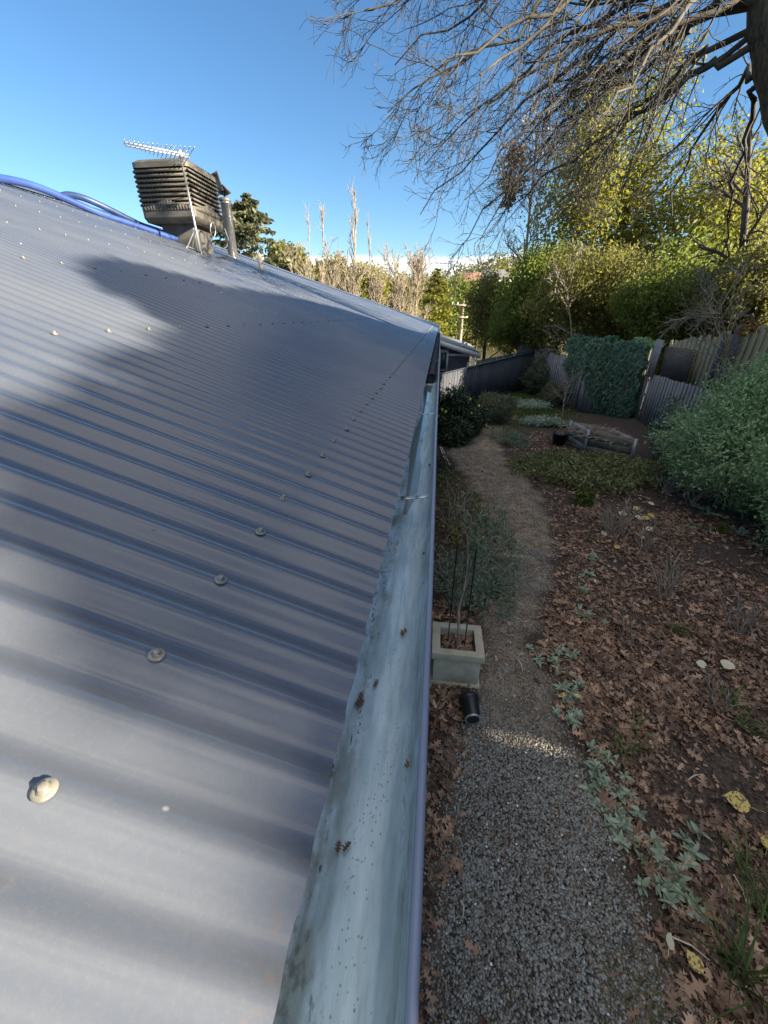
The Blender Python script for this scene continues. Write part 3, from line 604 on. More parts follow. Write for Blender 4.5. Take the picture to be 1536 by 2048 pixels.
# blue hoses along the ridge
def hose(name, pts, r, mat, label):
    P = np.array(pts); n = 60; t = np.linspace(0, 1, len(P)); tt = np.linspace(0, 1, n)
    P = np.stack([np.interp(tt, t, P[:, k]) for k in range(3)], -1)
    for _ in range(25): P[1:-1] = (P[:-2]+2*P[1:-1]+P[2:])/4
    P[:, 2] = np.maximum(P[:, 2], roofz(P[:, 0])+r*.9)
    m = MB(); m.tubes(P, np.full(n, r), 12, cap=True); tag(m.build(name, mat, smooth=True), label, 'hose', 'blue hoses along the roof ridge')
hose('blue_hose', [atX(-40, 352, -5.45), atX(30, 360, -5.4), atX(80, 374, -5.35), atX(140, 402, -5.25), atX(200, 427, -5.1), atX(260, 453, -4.95), atX(310, 474, -4.8), atX(350, 487, -4.65), atX(372, 490, -4.6)], .045, M['hose'], 'front bright blue hose, the longer one running from the left edge to the cooler')
hose('blue_hose', [atX(118, 395, -5.62), atX(135, 388, -5.6), atX(165, 394, -5.55), atX(210, 414, -5.4), atX(260, 440, -5.25), atX(310, 463, -5.1), atX(350, 479, -4.95), atX(364, 486, -4.9)], .045, M['hosedark'], 'rear hose with dirty brown end, the shorter one arching behind the bright one')
# ================================================================== BARE TREE
def children(P, Rd, per, l0, l1, ang, grav, seg, r, smin=.15, wob=.12, rscale=.6, rmin=.0035, pull=None):
    N, n, _ = P.shape; C = N*per; pi = np.repeat(np.arange(N), per); s = r.uniform(smin, 1, C)
    x = s*(n-1); k = np.minimum(x.astype(int), n-2); f = (x-k)[:, None]
    st = P[pi, k]*(1-f)+P[pi, k+1]*f; tg = unit(P[pi, k+1]-P[pi, k]); rr = Rd[pi, k]*(1-f[:, 0])+Rd[pi, k+1]*f[:, 0]
    pr = unit(np.cross(tg, r.normal(size=(C, 3)))); a = r.uniform(ang*.5, ang*1.3, C)[:, None]
    d = unit(tg*np.cos(a)+pr*np.sin(a)+np.array([0, 0, -grav])+(0 if pull is None else pull)); L = r.uniform(l0, l1, C)*(1.15-.45*s)
    Q = np.zeros((C, seg+1, 3)); Q[:, 0] = st
    for q in range(seg):
        d = unit(d+r.normal(size=(C, 3))*wob+np.array([0, 0, -grav*.12])); Q[:, q+1] = Q[:, q]+d*(L/seg)[:, None]
    r0 = np.maximum(rr*rscale, rmin); RR = r0[:, None]*np.linspace(1, .55, seg+1)[None]; return Q, np.maximum(RR, rmin*.75)
def bez(a, b, c, n): t = np.linspace(0, 1, n)[:, None]; return (1-t)**2*a+2*t*(1-t)*b+t*t*c
r1 = np.random.default_rng(3)
tb = np.array([6.6, 7.2, float(TH(6.6, 7.2))-.1])
bare = thing('bare_tree', 'large leafless tree at upper right with a mass of drooping twigs', 'tree', tb)
tp = np.array([tb, (6.3, 7.15, 2.6), (5.4, 7.1, 3.9), (4.5, 7.05, 4.7), atY(1545, 200, 7.0)+np.array([.16, 0, 0]), atY(1528, 100, 7.0)+np.array([.1, 0, 0]), atY(1510, 0, 7.0)+np.array([.1, 0, 0]), (3.0, 7.0, 7.4), (2.6, 7.0, 9.0), (2.5, 7.1, 10.5)])
tt = np.linspace(0, 1, len(tp)); t2 = np.linspace(0, 1, 40); TPs = np.stack([np.interp(t2, tt, tp[:, k]) for k in range(3)], -1)
for _ in range(6): TPs[1:-1] = (TPs[:-2]+2*TPs[1:-1]+TPs[2:])/4
mb = MB(); rad = np.interp(t2, [0, .1, .5, 1], [.36, .28, .215, .1]); mb.tubes(TPs, rad*(1+.05*np.sin(np.arange(40)*1.9)), 14, cap=True); mb.build('trunk', M['bark'], bare, smooth=True)
limbs = []; limr = []
LD = [((1480, 20), 7.0, (1330, 20), 7.6, (1000, 330), 8.2, .07), ((1500, 110), 7.0, (1330, 140), 7.6, (1160, 340), 8.4, .06),
      ((1470, -90), 7.0, (1180, -60), 6.3, (860, 150), 5.6, .06), ((1460, -160), 7.0, (1100, -210), 6.6, (730, 20), 6.0, .06),
      ((1460, -140), 7.0, (1150, -150), 7.4, (790, 130), 7.8, .055), ((1470, -60), 7.0, (1150, 0), 7.8, (850, 330), 8.8, .06), ((1470, -120), 7.0, (1230, -100), 5.6, (960, 150), 4.7, .05),
      ((1480, -20), 7.0, (1250, 60), 8.3, (960, 480), 9.6, .06), ((1500, 50), 7.0, (1330, 100), 8.6, (1080, 480), 10, .055), ((1510, 150), 7.0, (1440, 160), 8.3, (1300, 500), 10, .05),
      ((1500, -60), 7.0, (1350, 0), 5.8, (1180, 260), 5.0, .05), ((1520, 160), 7.0, (1480, 260), 8.0, (1440, 540), 9.4, .05),
      ((1490, -200), 7.0, (1250, -330), 7.3, (880, -80), 7.6, .06), ((1480, -30), 7.0, (1270, 0), 6.9, (930, 230), 6.6, .06), ((1500, 80), 7.0, (1260, 220), 7.6, (1010, 420), 7.6, .05),
      ((1470, -100), 7.0, (1120, -60), 6.6, (775, 225), 6.4, .05), ((1480, -40), 7.0, (1140, 60), 7.4, (840, 430), 7.8, .05), ((1490, 20), 7.0, (1180, 130), 8.0, (905, 515), 8.8, .05), ((1480, 0), 7.0, (1160, 90), 6.6, (930, 400), 6.3, .045), ((1470, -170), 7.0, (1050, -190), 7.0, (715, -10), 7.0, .05)]
for a, ya, b, yb, c, yc, r in LD:
    p = bez(atY(*a, ya), atY(*b, yb), atY(*c, yc), 14); p[1:-1] += r1.normal(size=(12, 3))*.05
    k = np.argmin(np.linalg.norm(TPs-p[0], axis=1)); p[0] = TPs[k]; limbs.append(p); limr.append(r*.62*np.linspace(1, .12, 14)**1.1+.004)
limbs = np.array(limbs); limr = np.array(limr)
mb = MB(); mb.tubes(limbs, limr, 8)
down = np.array([-.12, -.0, -.12])
L1, R1 = children(limbs, limr, 11, .5, 1.6, .8, .11, 9, r1, .15, .15, .42, .005, down)
L2, R2 = children(L1, R1, 7, .25, .7, .85, .08, 7, r1, .1, .19, .6, .0034, down*.5)
L3, R3 = children(L2, R2, 4, .08, .3, .9, -.02, 4, r1, .15, .22, .7, .0029)
mb.tubes(L1, R1, 6); mb.tubes(L2, R2, 4); mb.tubes(L3, R3, 3)
mb.build('branches', M['twig'], bare, smooth=True)
# ================================================================== EVERGREENS AND OTHER TREES
def crown_pts(n, r, inner=.45, lob=5):
    d = rdir(n, r); ph_ = r.uniform(0, 6.28, (lob, 3)); k = r.normal(size=(lob, 3))*2.2
    bump = sum(np.sin(d @ k[q]+ph_[q, 0]) for q in range(lob))*.15
    return d*((inner+(1-inner)*r.random(n)**.6)*(1+bump))[:, None]
def foliage(m, cen, rad, ncl, per, leaf, r, cl=.16, flat=0., aspect=1., tmean=None):
    c = crown_pts(ncl, r)*np.array(rad)+np.array(cen)
    ct = r.random(ncl)
    p = np.repeat(c, per, 0)+r.normal(size=(ncl*per, 3))*np.mean(rad)*cl*np.array([1, 1, 1-flat*.7])
    t = np.clip(np.repeat(ct, per)*.6+r.random(ncl*per)*.4, 0, 1); N = len(p)
    x = rdir(N, r); x[:, 2] -= .35; z = rdir(N, r)+np.array([0, 0, .8+flat])
    m.scatter(*diamond, p, frames(x, z), np.c_[leaf*r.uniform(.6, 1.3, N), leaf*aspect*r.uniform(.7, 1.2, N), np.full(N, leaf)], t)
def trunk_mesh(m, base, cen, rad, r, r0, nl=9, sides=8):
    top = np.array(cen)+np.array([0, 0, rad[2]*.55]); p = bez(np.array(base), np.array([base[0]+r.normal()*.2, base[1], (base[2]+top[2])/2]), top, 10)
    m.tubes(p, np.linspace(r0, r0*.25, 10), sides)
    Q, RR = children(p[None], np.linspace(r0, r0*.25, 10)[None], nl, np.mean(rad)*.5, np.mean(rad)*1.0, .9, -.25, 6, r, .3, .1, .45, .012); m.tubes(Q, RR, 5)
def tree(name, label, cen, rad, mat, ncl, per, leaf, seed, r0=.14, cat='tree', group=None, parts=True, bark='bark', extra=None, filt=None, **kw):
    r = np.random.default_rng(seed); gz_ = float(TH(cen[0], cen[1])); b = np.array([cen[0], cen[1], gz_])
    th = thing(name, label, cat, b, group); m = MB(); trunk_mesh(m, b-np.array([0, 0, .1]), cen, rad, r, r0); m.build('trunk', M[bark], th, smooth=True)
    m = MB(); foliage(m, cen, rad, ncl, per, leaf, r, **kw)
    for c2, r2, n2 in (extra or []): foliage(m, c2, r2, n2, per, leaf, r, **kw)
    m.build('crown', M[mat], th); return th
def cp(px, py, Y): return atY(px, py, Y)
def psz(pw, px, py, Y): return pw/FPX*float((atY(px, py, Y)-C0) @ cF)
GE = 'trees beyond the side fence'
def ptree(name, label, px, py, Y, pw, phh, mat, ncl, per, leaf, seed, **kw):
    c = cp(px, py, Y); return tree(name, label, c, (psz(pw, px, py, Y), psz(pw, px, py, Y)*.9, psz(phh, px, py, Y)), mat, ncl, per, leaf, seed, group=GE, **kw)
ptree('evergreen_tree', 'tall narrow yellow green tree rising highest behind the ivy fence', 1165, 400, 22, 62, 165, 'yellowgreen', 424, 26, .19, 21, cl=.17)
ptree('evergreen_tree', 'upright yellow green tree just right of the tallest one', 1262, 420, 23, 50, 175, 'yellowgreen', 355, 26, .19, 22, cl=.17)
ptree('evergreen_tree', 'wide sunlit yellow tree crown near the right edge beyond the fence', 1395, 470, 22, 100, 125, 'yellowgreen', 478, 26, .19, 23, cl=.17)
ptree('evergreen_tree', 'dark olive bush tree low behind the ivy covered fence', 1190, 590, 18.5, 110, 75, 'olivegreen', 720, 30, 0.136, 24, cl=.105)
ptree('evergreen_tree', 'dark green tree filling the gap above the fence corner', 1085, 595, 21, 75, 95, 'evergreen', 576, 30, 0.150, 25, cl=.105)
ptree('evergreen_tree', 'rounded grey green tree left of the mass, next to the utility pole', 985, 622, 24, 52, 55, 'olivegreen', 450, 30, 0.136, 26, cl=.105)
ptree('evergreen_tree', 'fresh green bushy tree above the far fence corner', 1040, 650, 22.5, 55, 42, 'evergreen', 414, 30, 0.136, 27, cl=.105)
ptree('evergreen_tree', 'dark evergreen behind the old mossy palings', 1330, 605, 15.5, 90, 60, 'evergreen', 576, 30, 0.116, 28, cl=.105)
ptree('evergreen_tree', 'shaded evergreen at the right edge behind the shrubs', 1500, 590, 14, 95, 80, 'olivegreen', 576, 30, 0.116, 29, cl=.105)
ptree('evergreen_tree', 'golden leaved tree at the far right behind the bare trunk', 1510, 440, 23, 60, 120, 'yellowgreen', 287, 26, .19, 30, cl=.17)
tree('evergreen_tree', 'dense dark evergreen added close behind the side fence corner to block sun', (8.6, 18.2, 2.4), (2.1, 2.2, 2.6), 'evergreen', 620, 18, .22, 31, group=GE)  # this tree and the next two added to keep sun off the side fence
tree('evergreen_tree', 'dense dark evergreen added behind the ivy, further right, to block sun', (9.6, 15.6, 2.6), (1.9, 1.7, 2.6), 'olivegreen', 620, 18, .2, 32, group=GE)
tree('evergreen_tree', 'dense dark evergreen added furthest back behind the fence corner to block sun', (8.2, 21.8, 2.2), (2.2, 2.0, 2.8), 'evergreen', 560, 18, .24, 33, group=GE)
# bare brown tree with a clump of rusty leaves
def baretree(name, label, base, top, n0, spread, mat, seed, r0=.09, per=(7, 5), grav=-.25, up=.35, tw=.012, cat='tree', group=None, l1=(.8, 1.6), l2=(.4, .9), ex=None):
    r = np.random.default_rng(seed); base = np.array(base, float); top = np.array(top, float); th = thing(name, label, cat, base, group)
    p = bez(base-np.array([0, 0, .1]), (base+top)/2+r.normal(size=3)*.15, top, 12); m = MB(); m.tubes(p, np.linspace(r0, r0*.3, 12), 8); m.build('trunk', M[mat], th, smooth=True)
    m = MB(); A, RA = children(p[None], np.linspace(r0, r0*.3, 12)[None], n0, spread*.5, spread, .8, grav, 8, r, .25, .1, .55, tw*1.6)
    B, RB = children(A, RA, per[0], spread*l1[0]*.25, spread*l1[1]*.3, .7, grav*.6, 6, r, .2, .13, .6, tw); Cc, RC = children(B, RB, per[1], spread*l2[0]*.2, spread*l2[1]*.25, .7, grav*.3, 4, r, .2, .15, .7, tw*.75)
    m.tubes(A, RA, 5); m.tubes(B, RB, 4); m.tubes(Cc, RC, 3)
    m.build('branches', M[mat], th); 
    if ex is not None:
        m = MB(); ex(m, r); m.build('foliage', M['brownfoliage'], th)
    return th
b = cp(1055, 640, 24); b[2] = float(TH(b[0], b[1]))
baretree('bare_brown_tree', 'thin bare tree with a rusty brown leaf clump against the sky', b, cp(1075, 270, 24), 14, 2.6, 'twigpale', 41, .12, (7, 5), -.3, tw=.018, group=GE,
         ex=lambda m, r: (foliage(m, cp(1030, 340, 24), (.75, .7, 1.2), 90, 10, .2, r, cl=.2), foliage(m, cp(1020, 388, 24), (.35, .3, .5), 30, 10, .2, r)))
b = cp(1490, 700, 15.5); b[2] = float(TH(b[0], b[1]))
baretree('dark_trunk_tree', 'dark slender trunk standing at right edge behind the fence', b, cp(1500, 250, 15.5), 10, 2.0, 'twig', 42, .17, (6, 4), -.2, tw=.012, group=GE)
b = cp(1450, 690, 9.5); b[2] = float(TH(b[0]+1.4, b[1]))
baretree('bare_bush', 'tangled grey bare bush leaning over the old mossy palings', (b[0]+1.3, b[1]+.6, b[2]), cp(1440, 600, 9.6), 20, 1.5, 'twigpale', 43, .03, (7, 4), .05, tw=.006, group=GE)
b = cp(1120, 720, 17.2); b[2] = 0
baretree('bare_bush', 'pale crooked bare stems rising beside the ivy', (b[0]+.8, b[1], 0), cp(1130, 560, 17), 12, 1.8, 'twigpale', 44, .04, (5, 4), .0, tw=.009, group=GE)
# rusty leaves on a twig above the old palings
m = MB(); foliage(m, cp(1492, 657, 8.8), (.16, .15, .13), 22, 7, .09, np.random.default_rng(4)); tag(m.build('dead_leaf_clump', M['brownfoliage']), 'rusty dead leaf clump hanging above the old palings at right', 'leaf clump')
# ---- trees beyond the roof
GF = 'trees beyond the roof'
def cedar(name, label, base, top, rad, seed, mat, group, nl=26, leaf=.22, per=26, taper=1.0, dens=5):
    r = np.random.default_rng(seed); base = np.array(base, float); top = np.array(top, float); h = top[2]-base[2]; th = thing(name, label, 'tree', base, group)
    m = MB(); m.tubes(np.stack([base-np.array([0, 0, .2]), (base+top)/2, top]), np.array([.03*h*.5, .018*h*.5, .01]), 8); m.build('trunk', M['bark'], th, smooth=True)
    m = MB(); br = MB()
    for q in range(nl*dens):
        f = r.random()**.8; z = base[2]+h*(.12+.88*f); L = rad*(1-f**taper*.93)*r.uniform(.55, 1.05)+.1; a = r.uniform(0, 6.28); d = np.array([math.cos(a), math.sin(a), .25-.35*f*0])
        p0 = np.array([base[0], base[1], z]); n = per; t = r.random(n)**.6; P = p0+d*(L*t)[:, None]+np.c_[r.normal(size=(n, 2))*.12*L, r.normal(size=n)*.05*L-.22*L*t**2]
        m.scatter(*diamond, P, frames(np.repeat(d[None], n, 0)+r.normal(size=(n, 3))*.5-np.array([0, 0, .3]), np.array([0, 0, 1])+r.normal(size=(n, 3))*.4), np.full(n, leaf)*r.uniform(.6, 1.3, n), np.clip(r.random()*.5+r.random(n)*.5, 0, 1))
    m.build('crown', M[mat], th)
def bz(px, py, Y): p = cp(px, py, Y); p[2] = float(TH(p[0], p[1])); return p
b = bz(500, 500, 30); cedar('cedar_tree', 'grey green cedar with layered boughs right of the flue', b, cp(492, 392, 30), 4.6, 51, 'needle', GF, 26, .40, 60, 3.0)
b = bz(872, 600, 48); cedar('conifer_tree', 'golden green conifer standing beyond the end of the gutter', b, cp(868, 538, 48), 3.6, 52, 'conifer', GF, 30, .38, 26, 1.6)
b = bz(690, 520, 36); baretree('poplar_tree', 'tall thin bare poplar, the highest twigs beyond the roof', b, cp(712, 425, 36), 12, 3.2, 'twigpale', 53, .13, (4, 2), -1.9, tw=.02, group=GF)
for q, (px, top_, Y, lab) in enumerate(((640, 455, 34, 'slim bare sapling second from the cedar'), (612, 470, 33, 'slim bare sapling closest to the cedar'), (735, 470, 38, 'short bare sapling right of the tall poplar'))):
    b = bz(px, 520, Y); baretree('poplar_sapling', lab, b, cp(px+6, top_, Y), 6, 2.4, 'twigpale', 60+q, .07, (3, 2), -1.8, tw=.016, group=GF)
for q, (px, top_, Y, lab) in enumerate(((600, 548, 30, 'bushy pale bare shrub tree at the left end of the hip ridge'), (655, 565, 31, 'bushy pale bare tree below the slim saplings'), (705, 575, 32, 'bushy pale bare tree below the tall poplar'), (755, 580, 33, 'dense pale bare tree right of the poplar'), (800, 578, 34, 'spreading pale bare tree halfway to the golden conifer'), (835, 560, 36, 'tall spreading pale bare tree left of the golden conifer'))):
    b = bz(px, 560, Y); baretree('bare_pale_tree', lab, b, cp(px, top_, Y), 22, 3.4, 'twigpale', 70+q, .08, (7, 5), -.7, tw=.02, group=GF)
for q, (px, py, Y, w, hh, lab, mt) in enumerate(((575, 530, 42, 40, 26, 'brown green tree right of the cedar, low behind the roof', 'olivegreen'), (650, 560, 46, 45, 28, 'olive tree behind the bare poplars', 'olivegreen'), (735, 575, 52, 45, 30, 'rounded olive tree behind the pale bare trees', 'conifer'), (800, 590, 55, 40, 35, 'green tree behind the pale spreading tree', 'olivegreen'), (920, 610, 60, 40, 40, 'dark tree beyond the utility pole', 'evergreen'), (962, 590, 70, 36, 30, 'brown green tree on the slope right of the utility pole', 'olivegreen'))):
    c = cp(px, py, Y); tree('round_tree', lab, c, (psz(w, px, py, Y), psz(w, px, py, Y), psz(hh, px, py, Y)), mt, 300, 14, .45, 80+q, group=GF)
# far wooded hillside: one mass
mb = MB(); r = np.random.default_rng(9)
for q in range(520):
    y = r.uniform(75, 205); x = r.uniform(-.55*y-10, .42*y+20); z = float(TH(x, y)); hgt = r.uniform(3.5, 8.5)*(1.25 if r.random() < .1 else 1); w = hgt*r.uniform(.35, .6)
    n0 = mb.n; foliage(mb, (x, y, z+hgt*.55), (w, w, hgt*.5), 26, 9, .85, r, cl=.22)
    mb.t[-1] = np.clip(mb.t[-1]*.6+r.random()*.5-.05, 0, 1)
tag(mb.build('far_woodland', M['olivegreen']), 'hillside of mixed far trees along the horizon', 'woodland', kind='stuff')
for q, (px, py, Y, w, lab) in enumerate(((984, 566, 120, 9, 'far white walled house highest on the wooded hill'), (940, 577, 100, 8, 'far house with pale roof right of the golden conifer'), (960, 600, 90, 7, 'far house low on the slope, nearest of those on the hill'))):
    P = cp(px, py, Y); z = P[2]; th = thing('distant_house', lab, 'house', P, 'houses on the far hill'); m = MB(); m.box((P[0], P[1], z-1.5), (w, 6, 5)); m.build('wall', M['pale_wall'], th)
    m = MB(); m.add([(P[0]-w/2-.4, P[1]-3.4, z+1), (P[0]+w/2+.4, P[1]-3.4, z+1), (P[0]+w/2+.4, P[1]+3.4, z+1), (P[0]-w/2-.4, P[1]+3.4, z+1), (P[0]-w/2+2, P[1], z+3), (P[0]+w/2-2, P[1], z+3)], [np.array([[0, 1, 5, 4], [2, 3, 4, 5]]), np.array([[1, 2, 5], [3, 0, 4]])]); m.build('roof', M['terracotta' if q else 'nroof'], th)
    for dx in (-.28, .05, .3): m = MB(); m.box((P[0]+dx*w, P[1]-3.02, z-.2), (1.1, .1, 1.3)); m.build('window', M['glass'], th)
# utility pole
pt = cp(926, 606, 42); g = float(TH(pt[0], pt[1])); pole = thing('utility_pole', 'timber power pole with crossarm beyond the neighbouring roof', 'utility pole', (pt[0], pt[1], g))
mb = MB(); mb.tubes(np.array([(pt[0], pt[1], g-.2), (pt[0], pt[1], pt[2]+.2)]), np.array([.2, .15]), 10, cap=True); mb.build('shaft', M['poletimber'], pole, smooth=True)
mb = MB(); mb.box((pt[0], pt[1]-.2, pt[2]-.2), (2.3, .14, .16), rotz(.25)); mb.box((pt[0], pt[1]-.2, pt[2]-1.2), (1.2, .12, .13), rotz(.25)); mb.build('crossarm', M['poletimber'], pole)
for dx in (-1.0, -.5, .5, 1.0): mb = MB(); V, F = lathe([(.05, 0), (.06, .05), (.03, .12), (.05, .18), (0, .2)], 8, (pt[0]+dx, pt[1]-.2+dx*.25, pt[2]-.12)); mb.add(V, F); mb.build('insulator', M['white'], pole)
# ================================================================== SHADE TREES added out of view at right, leaves trimmed to shape the shade
SY = np.array([-3, .10, .20, .27, .31, .36, .50, .65, .80, 1.03, 1.34, 1.74, 1.97, 2.16, 2.35, 2.7, 3.4, 3.75, 4.0, 4.5, 5.9, 7.27, 8.14, 9.3, 10, 12, 16])
SS = np.array([-.06, -.02, .01, .06, .15, .45, .72, .85, .90, .95, 1.01, 1.08, 1.33, 1.66, 1.95, 2.2, 2.45, 2.3, 2.0, 2.05, 1.96, 1.55, .98, .4, .25, .2, .1])
def shade_keep(P, r):
    k = ((P-ROOF_E) @ rN)/(SUNV @ rN); Q = P-SUNV*k[:, None]
    x, y = Q[:, 0], Q[:, 1]+r.normal(size=len(P))*.05
    ok = (x > -np.interp(y, SY, SS)+r.normal(size=len(P))*.07) | (k < 0)
    g = P[:, 2]/SUNV[2]; G_ = P-SUNV*g[:, None]          # little gap that lets a sliver of sun reach the path
    u = (G_[:, 0]-.87)*.995+(G_[:, 1]-2.01)*(-.10); v = (G_[:, 0]-.87)*.10+(G_[:, 1]-2.01)*.995
    return ok & ~((np.abs(u) < .38) & (np.abs(v+.0) < .085))
def shade_tree(label, x, y, rx, ry, hgt, n, seed):
    r = np.random.default_rng(seed); g = float(TH(x, y)); th = thing('added_shade_tree', label, 'tree', (x, y, g), 'unseen trees added for shade on the right')
    m = MB(); trunk_mesh(m, np.array([x, y, g-.1]), (x, y, g+hgt*.5), (rx, ry, hgt*.3), r, .16, 4); m.build('trunk', M['bark'], th)
    P = np.c_[r.uniform(-1, 1, n), r.uniform(-1, 1, n), r.random(n)]; k = (P[:, 0]**2+P[:, 1]**2) < 1; P = P[k]; tp_ = np.clip(1.08-P[:, 2], 0, 1)
    P = np.c_[x+P[:, 0]*rx*(.55+.45*tp_), y+P[:, 1]*ry, g+.15+P[:, 2]*hgt]; P = P[shade_keep(P, r)]; N = len(P)
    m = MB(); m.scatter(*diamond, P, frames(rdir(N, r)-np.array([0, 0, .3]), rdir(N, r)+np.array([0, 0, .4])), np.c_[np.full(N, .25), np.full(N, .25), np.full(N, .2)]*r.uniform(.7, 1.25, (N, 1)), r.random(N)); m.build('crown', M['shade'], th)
for q, lab in enumerate(('unseen dense tree added for shade at the near end of the right row', 'unseen dense tree added for shade, second along the right row', 'unseen dense tree added for shade, third along the right row', 'unseen dense tree added for shade midway along the right row', 'unseen dense tree added for shade, fifth along the right row', 'unseen dense tree added for shade, sixth along the right row, closest to the bare tree', 'unseen dense tree added for shade, seventh along the right row', 'unseen dense tree added for shade at the far end of the right row')):
    shade_tree(lab, 9.9+.2*math.sin(q*2), -6.2+2.2*q, 1.5, 2.0, 8.3, 21000, 90+q)
# ================================================================== FENCES
def fence(name, label, A, B, zt0, zt1, mat, wp=.1, gap=.006, jit=.03, zb=None, cap=False, rail='fencegrey', over=True, seed=1, thick=.016):
    r = np.random.default_rng(seed); A = np.array(A, float); B = np.array(B, float); L = np.linalg.norm(B-A); d = (B-A)/L; nrm = np.array([d[1], -d[0]]); ang = math.atan2(d[1], d[0])
    if nrm @ (-(A+B)/2) < 0: nrm = -nrm
    z0 = float(TH(*((A+B)/2))); th = thing(name, label, 'fence', (*((A+B)/2), z0)); m = MB(); n = int(L/(wp*.88 if over else wp+gap)); 
    for q in range(n):
        s = (q+.5)/n; P = A+(B-A)*s; zt = zt0+(zt1-zt0)*s+r.normal()*jit; zg = (float(TH(P[0], P[1]))+.02) if zb is None else zb
        off = (.011 if q % 2 else -.011) if over else 0
        c = np.array([*(P+nrm*(off+r.normal()*.003)), (zt+zg)/2]); tilt = r.normal()*.008
        Rm = rotz(ang) @ np.array([[math.cos(tilt), 0, math.sin(tilt)], [0, 1, 0], [-math.sin(tilt), 0, math.cos(tilt)]])
        m.box(c, (wp, thick, zt-zg), Rm, r.random())
    m.build('paling', M[mat], th)
    for f in (.2, .55, .85):
        m = MB(); za, zb_ = [z0+(q-z0)*f for q in (zt0, zt1)]; a = A-nrm*.05; b = B-nrm*.05
        m.tubes(np.array([(*a, za), (*b, zb_)]), np.array([.04, .04]), 4, cap=True); m.build('rail', M[rail], th)
    npst = max(2, int(L/2.4)+1)
    for q in range(npst):
        s = q/(npst-1); P = A+(B-A)*s-nrm*.1; zt = zt0+(zt1-zt0)*s; g = float(TH(*P)); m = MB(); m.box((P[0], P[1], (zt+g)/2-.03), (.1, .1, zt-g), rotz(ang)); m.build('post', M[rail], th)
    if cap:
        m = MB(); a = A; b = B; v = np.array([(*(a+nrm*.04), zt0+.01), (*(b+nrm*.04), zt1+.01), (*(b-nrm*.04), zt1+.01), (*(a-nrm*.04), zt0+.01)]); m.hexa(np.concatenate([v, v+np.array([0, 0, .035])])); m.build('capping', M[mat], th)
    return th
FC = (4.17, 19.0)
fence('back_fence', 'dark painted paling fence with capping crossing the back of the garden', (.1, 13.8), FC, 1.23, 1.58, 'fencedark', .15, .004, .004, cap=True, rail='fencedark', over=False, seed=2)
fence('side_fence', 'grey weathered paling fence running from the far corner to the ivy', FC, (4.82, 14.4), 1.60, 1.72, 'fencegrey', .1, seed=3)
fence('ivy_fence', 'grey paling fence section hidden under thick ivy', (4.85, 14.38), (6.0, 12.75), 1.7, 2.2, 'fencegrey', .1, seed=4)
fence('patched_fence', 'grey paling fence between the ivy and the big green shrub', (6.0, 12.7), (5.62, 9.0), 1.53, 1.62, 'fencegrey', .1, seed=5, jit=.012)
fence('old_fence', 'tall mossy brown palings of uneven height above the big shrub', (6.25, 12.4), (6.25, 6.2), 2.36, 3.2, 'fenceold', .11, seed=6, jit=.05, rail='fenceold')
# extension palings and brown panel above the patched fence
mb = MB(); P0 = atY(1318, 690, 12.35); 
for q in range(3): mb.box((5.93-.018*q, 12.42-.15*q, 1.95), (.02, .14, .95), None, q*.4)
tag(mb.build('tall_boards', M['fencegrey']), 'three tall grey boards standing above the fence beside the ivy', 'boards')
mb = MB(); mb.box((6.02, 11.4, 1.9), (.03, 1.35, .75)); tag(mb.build('brown_panel', M['fencebrown']), 'dark brown board panel behind the tall grey boards', 'panel')
for px, zt, lab in ((1448, 2.6, 'narrow charcoal board patching the old palings'), (1472, 2.78, 'wide charcoal board patching the old palings at right')):
    d = ray(px, 680); P = C0+d*(6.2/d[0]); mb = MB(); mb.box((6.2, P[1], zt-.6), (.02, .26 if px > 1460 else .15, 1.3)); tag(mb.build('patch_board', M['fencedark']), lab, 'board', 'charcoal patch boards')
fence('far_fence', 'dark fence beyond the back fence, left of the fence corner', (1.9, 20.8), (4.3, 20.2), 1.05, 1.55, 'fencedark', .15, .004, .004, rail='fencedark', over=False, seed=8)
fence('far_grey_fence', 'short grey fence with dark posts rising behind the fence corner', (3.9, 21.5), (5.3, 20.6), 1.7, 1.75, 'fencegrey', .14, seed=9)
# ---- ivy
r = np.random.default_rng(6); n = 22000; A = np.array([4.55, 15.5]); B = np.array([6.02, 12.6]); u = r.random(n); v = r.random(n)**.85
d = unit(B-A); nrm = np.array([-d[1], d[0]]); nrm = nrm if nrm @ (-(A+B)) > 0 else -nrm
edgeL = .04+.30*(1-v)+.05*np.sin(v*19); top = 2.33+.06*np.sin(u*17)+.05*np.sin(u*41)
k = (u > edgeL-.1) & (u < .985-.02*np.sin(v*23)); u = u[k]; v = v[k]; top = top[k]; n = len(u); bulge = .13+.16*np.sin(np.pi*np.clip(v, 0, 1))*(.6+.4*np.sin(u*9+v*7))
P2 = A+(B-A)*u[:, None]+nrm*(bulge*r.uniform(.55, 1.1, n))[:, None]; P = np.c_[P2, .06+v*(top-.06)]
kk = v > .965; P[kk, :2] -= nrm*(r.random(kk.sum())*.45)[:, None]
x = np.c_[nrm[0]*.25+r.normal(size=n)*.35, nrm[1]*.25+r.normal(size=n)*.35, -1+r.normal(size=n)*.3]; z = np.c_[np.repeat(nrm[None], n, 0), np.full(n, .45)]+r.normal(size=(n, 3))*.28
iv = thing('ivy', 'thick dark green ivy hanging over the side fence like a curtain', 'ivy', (5.3, 14, 0)); mb = MB(); mb.scatter(*ivyleaf, P, frames(x, z), r.uniform(.07, .125, n), np.clip(r.beta(2, 2, n)*.7+.3*v, 0, 1)); mb.build('leaves', M['ivy'], iv)
mb = MB(); Q = []
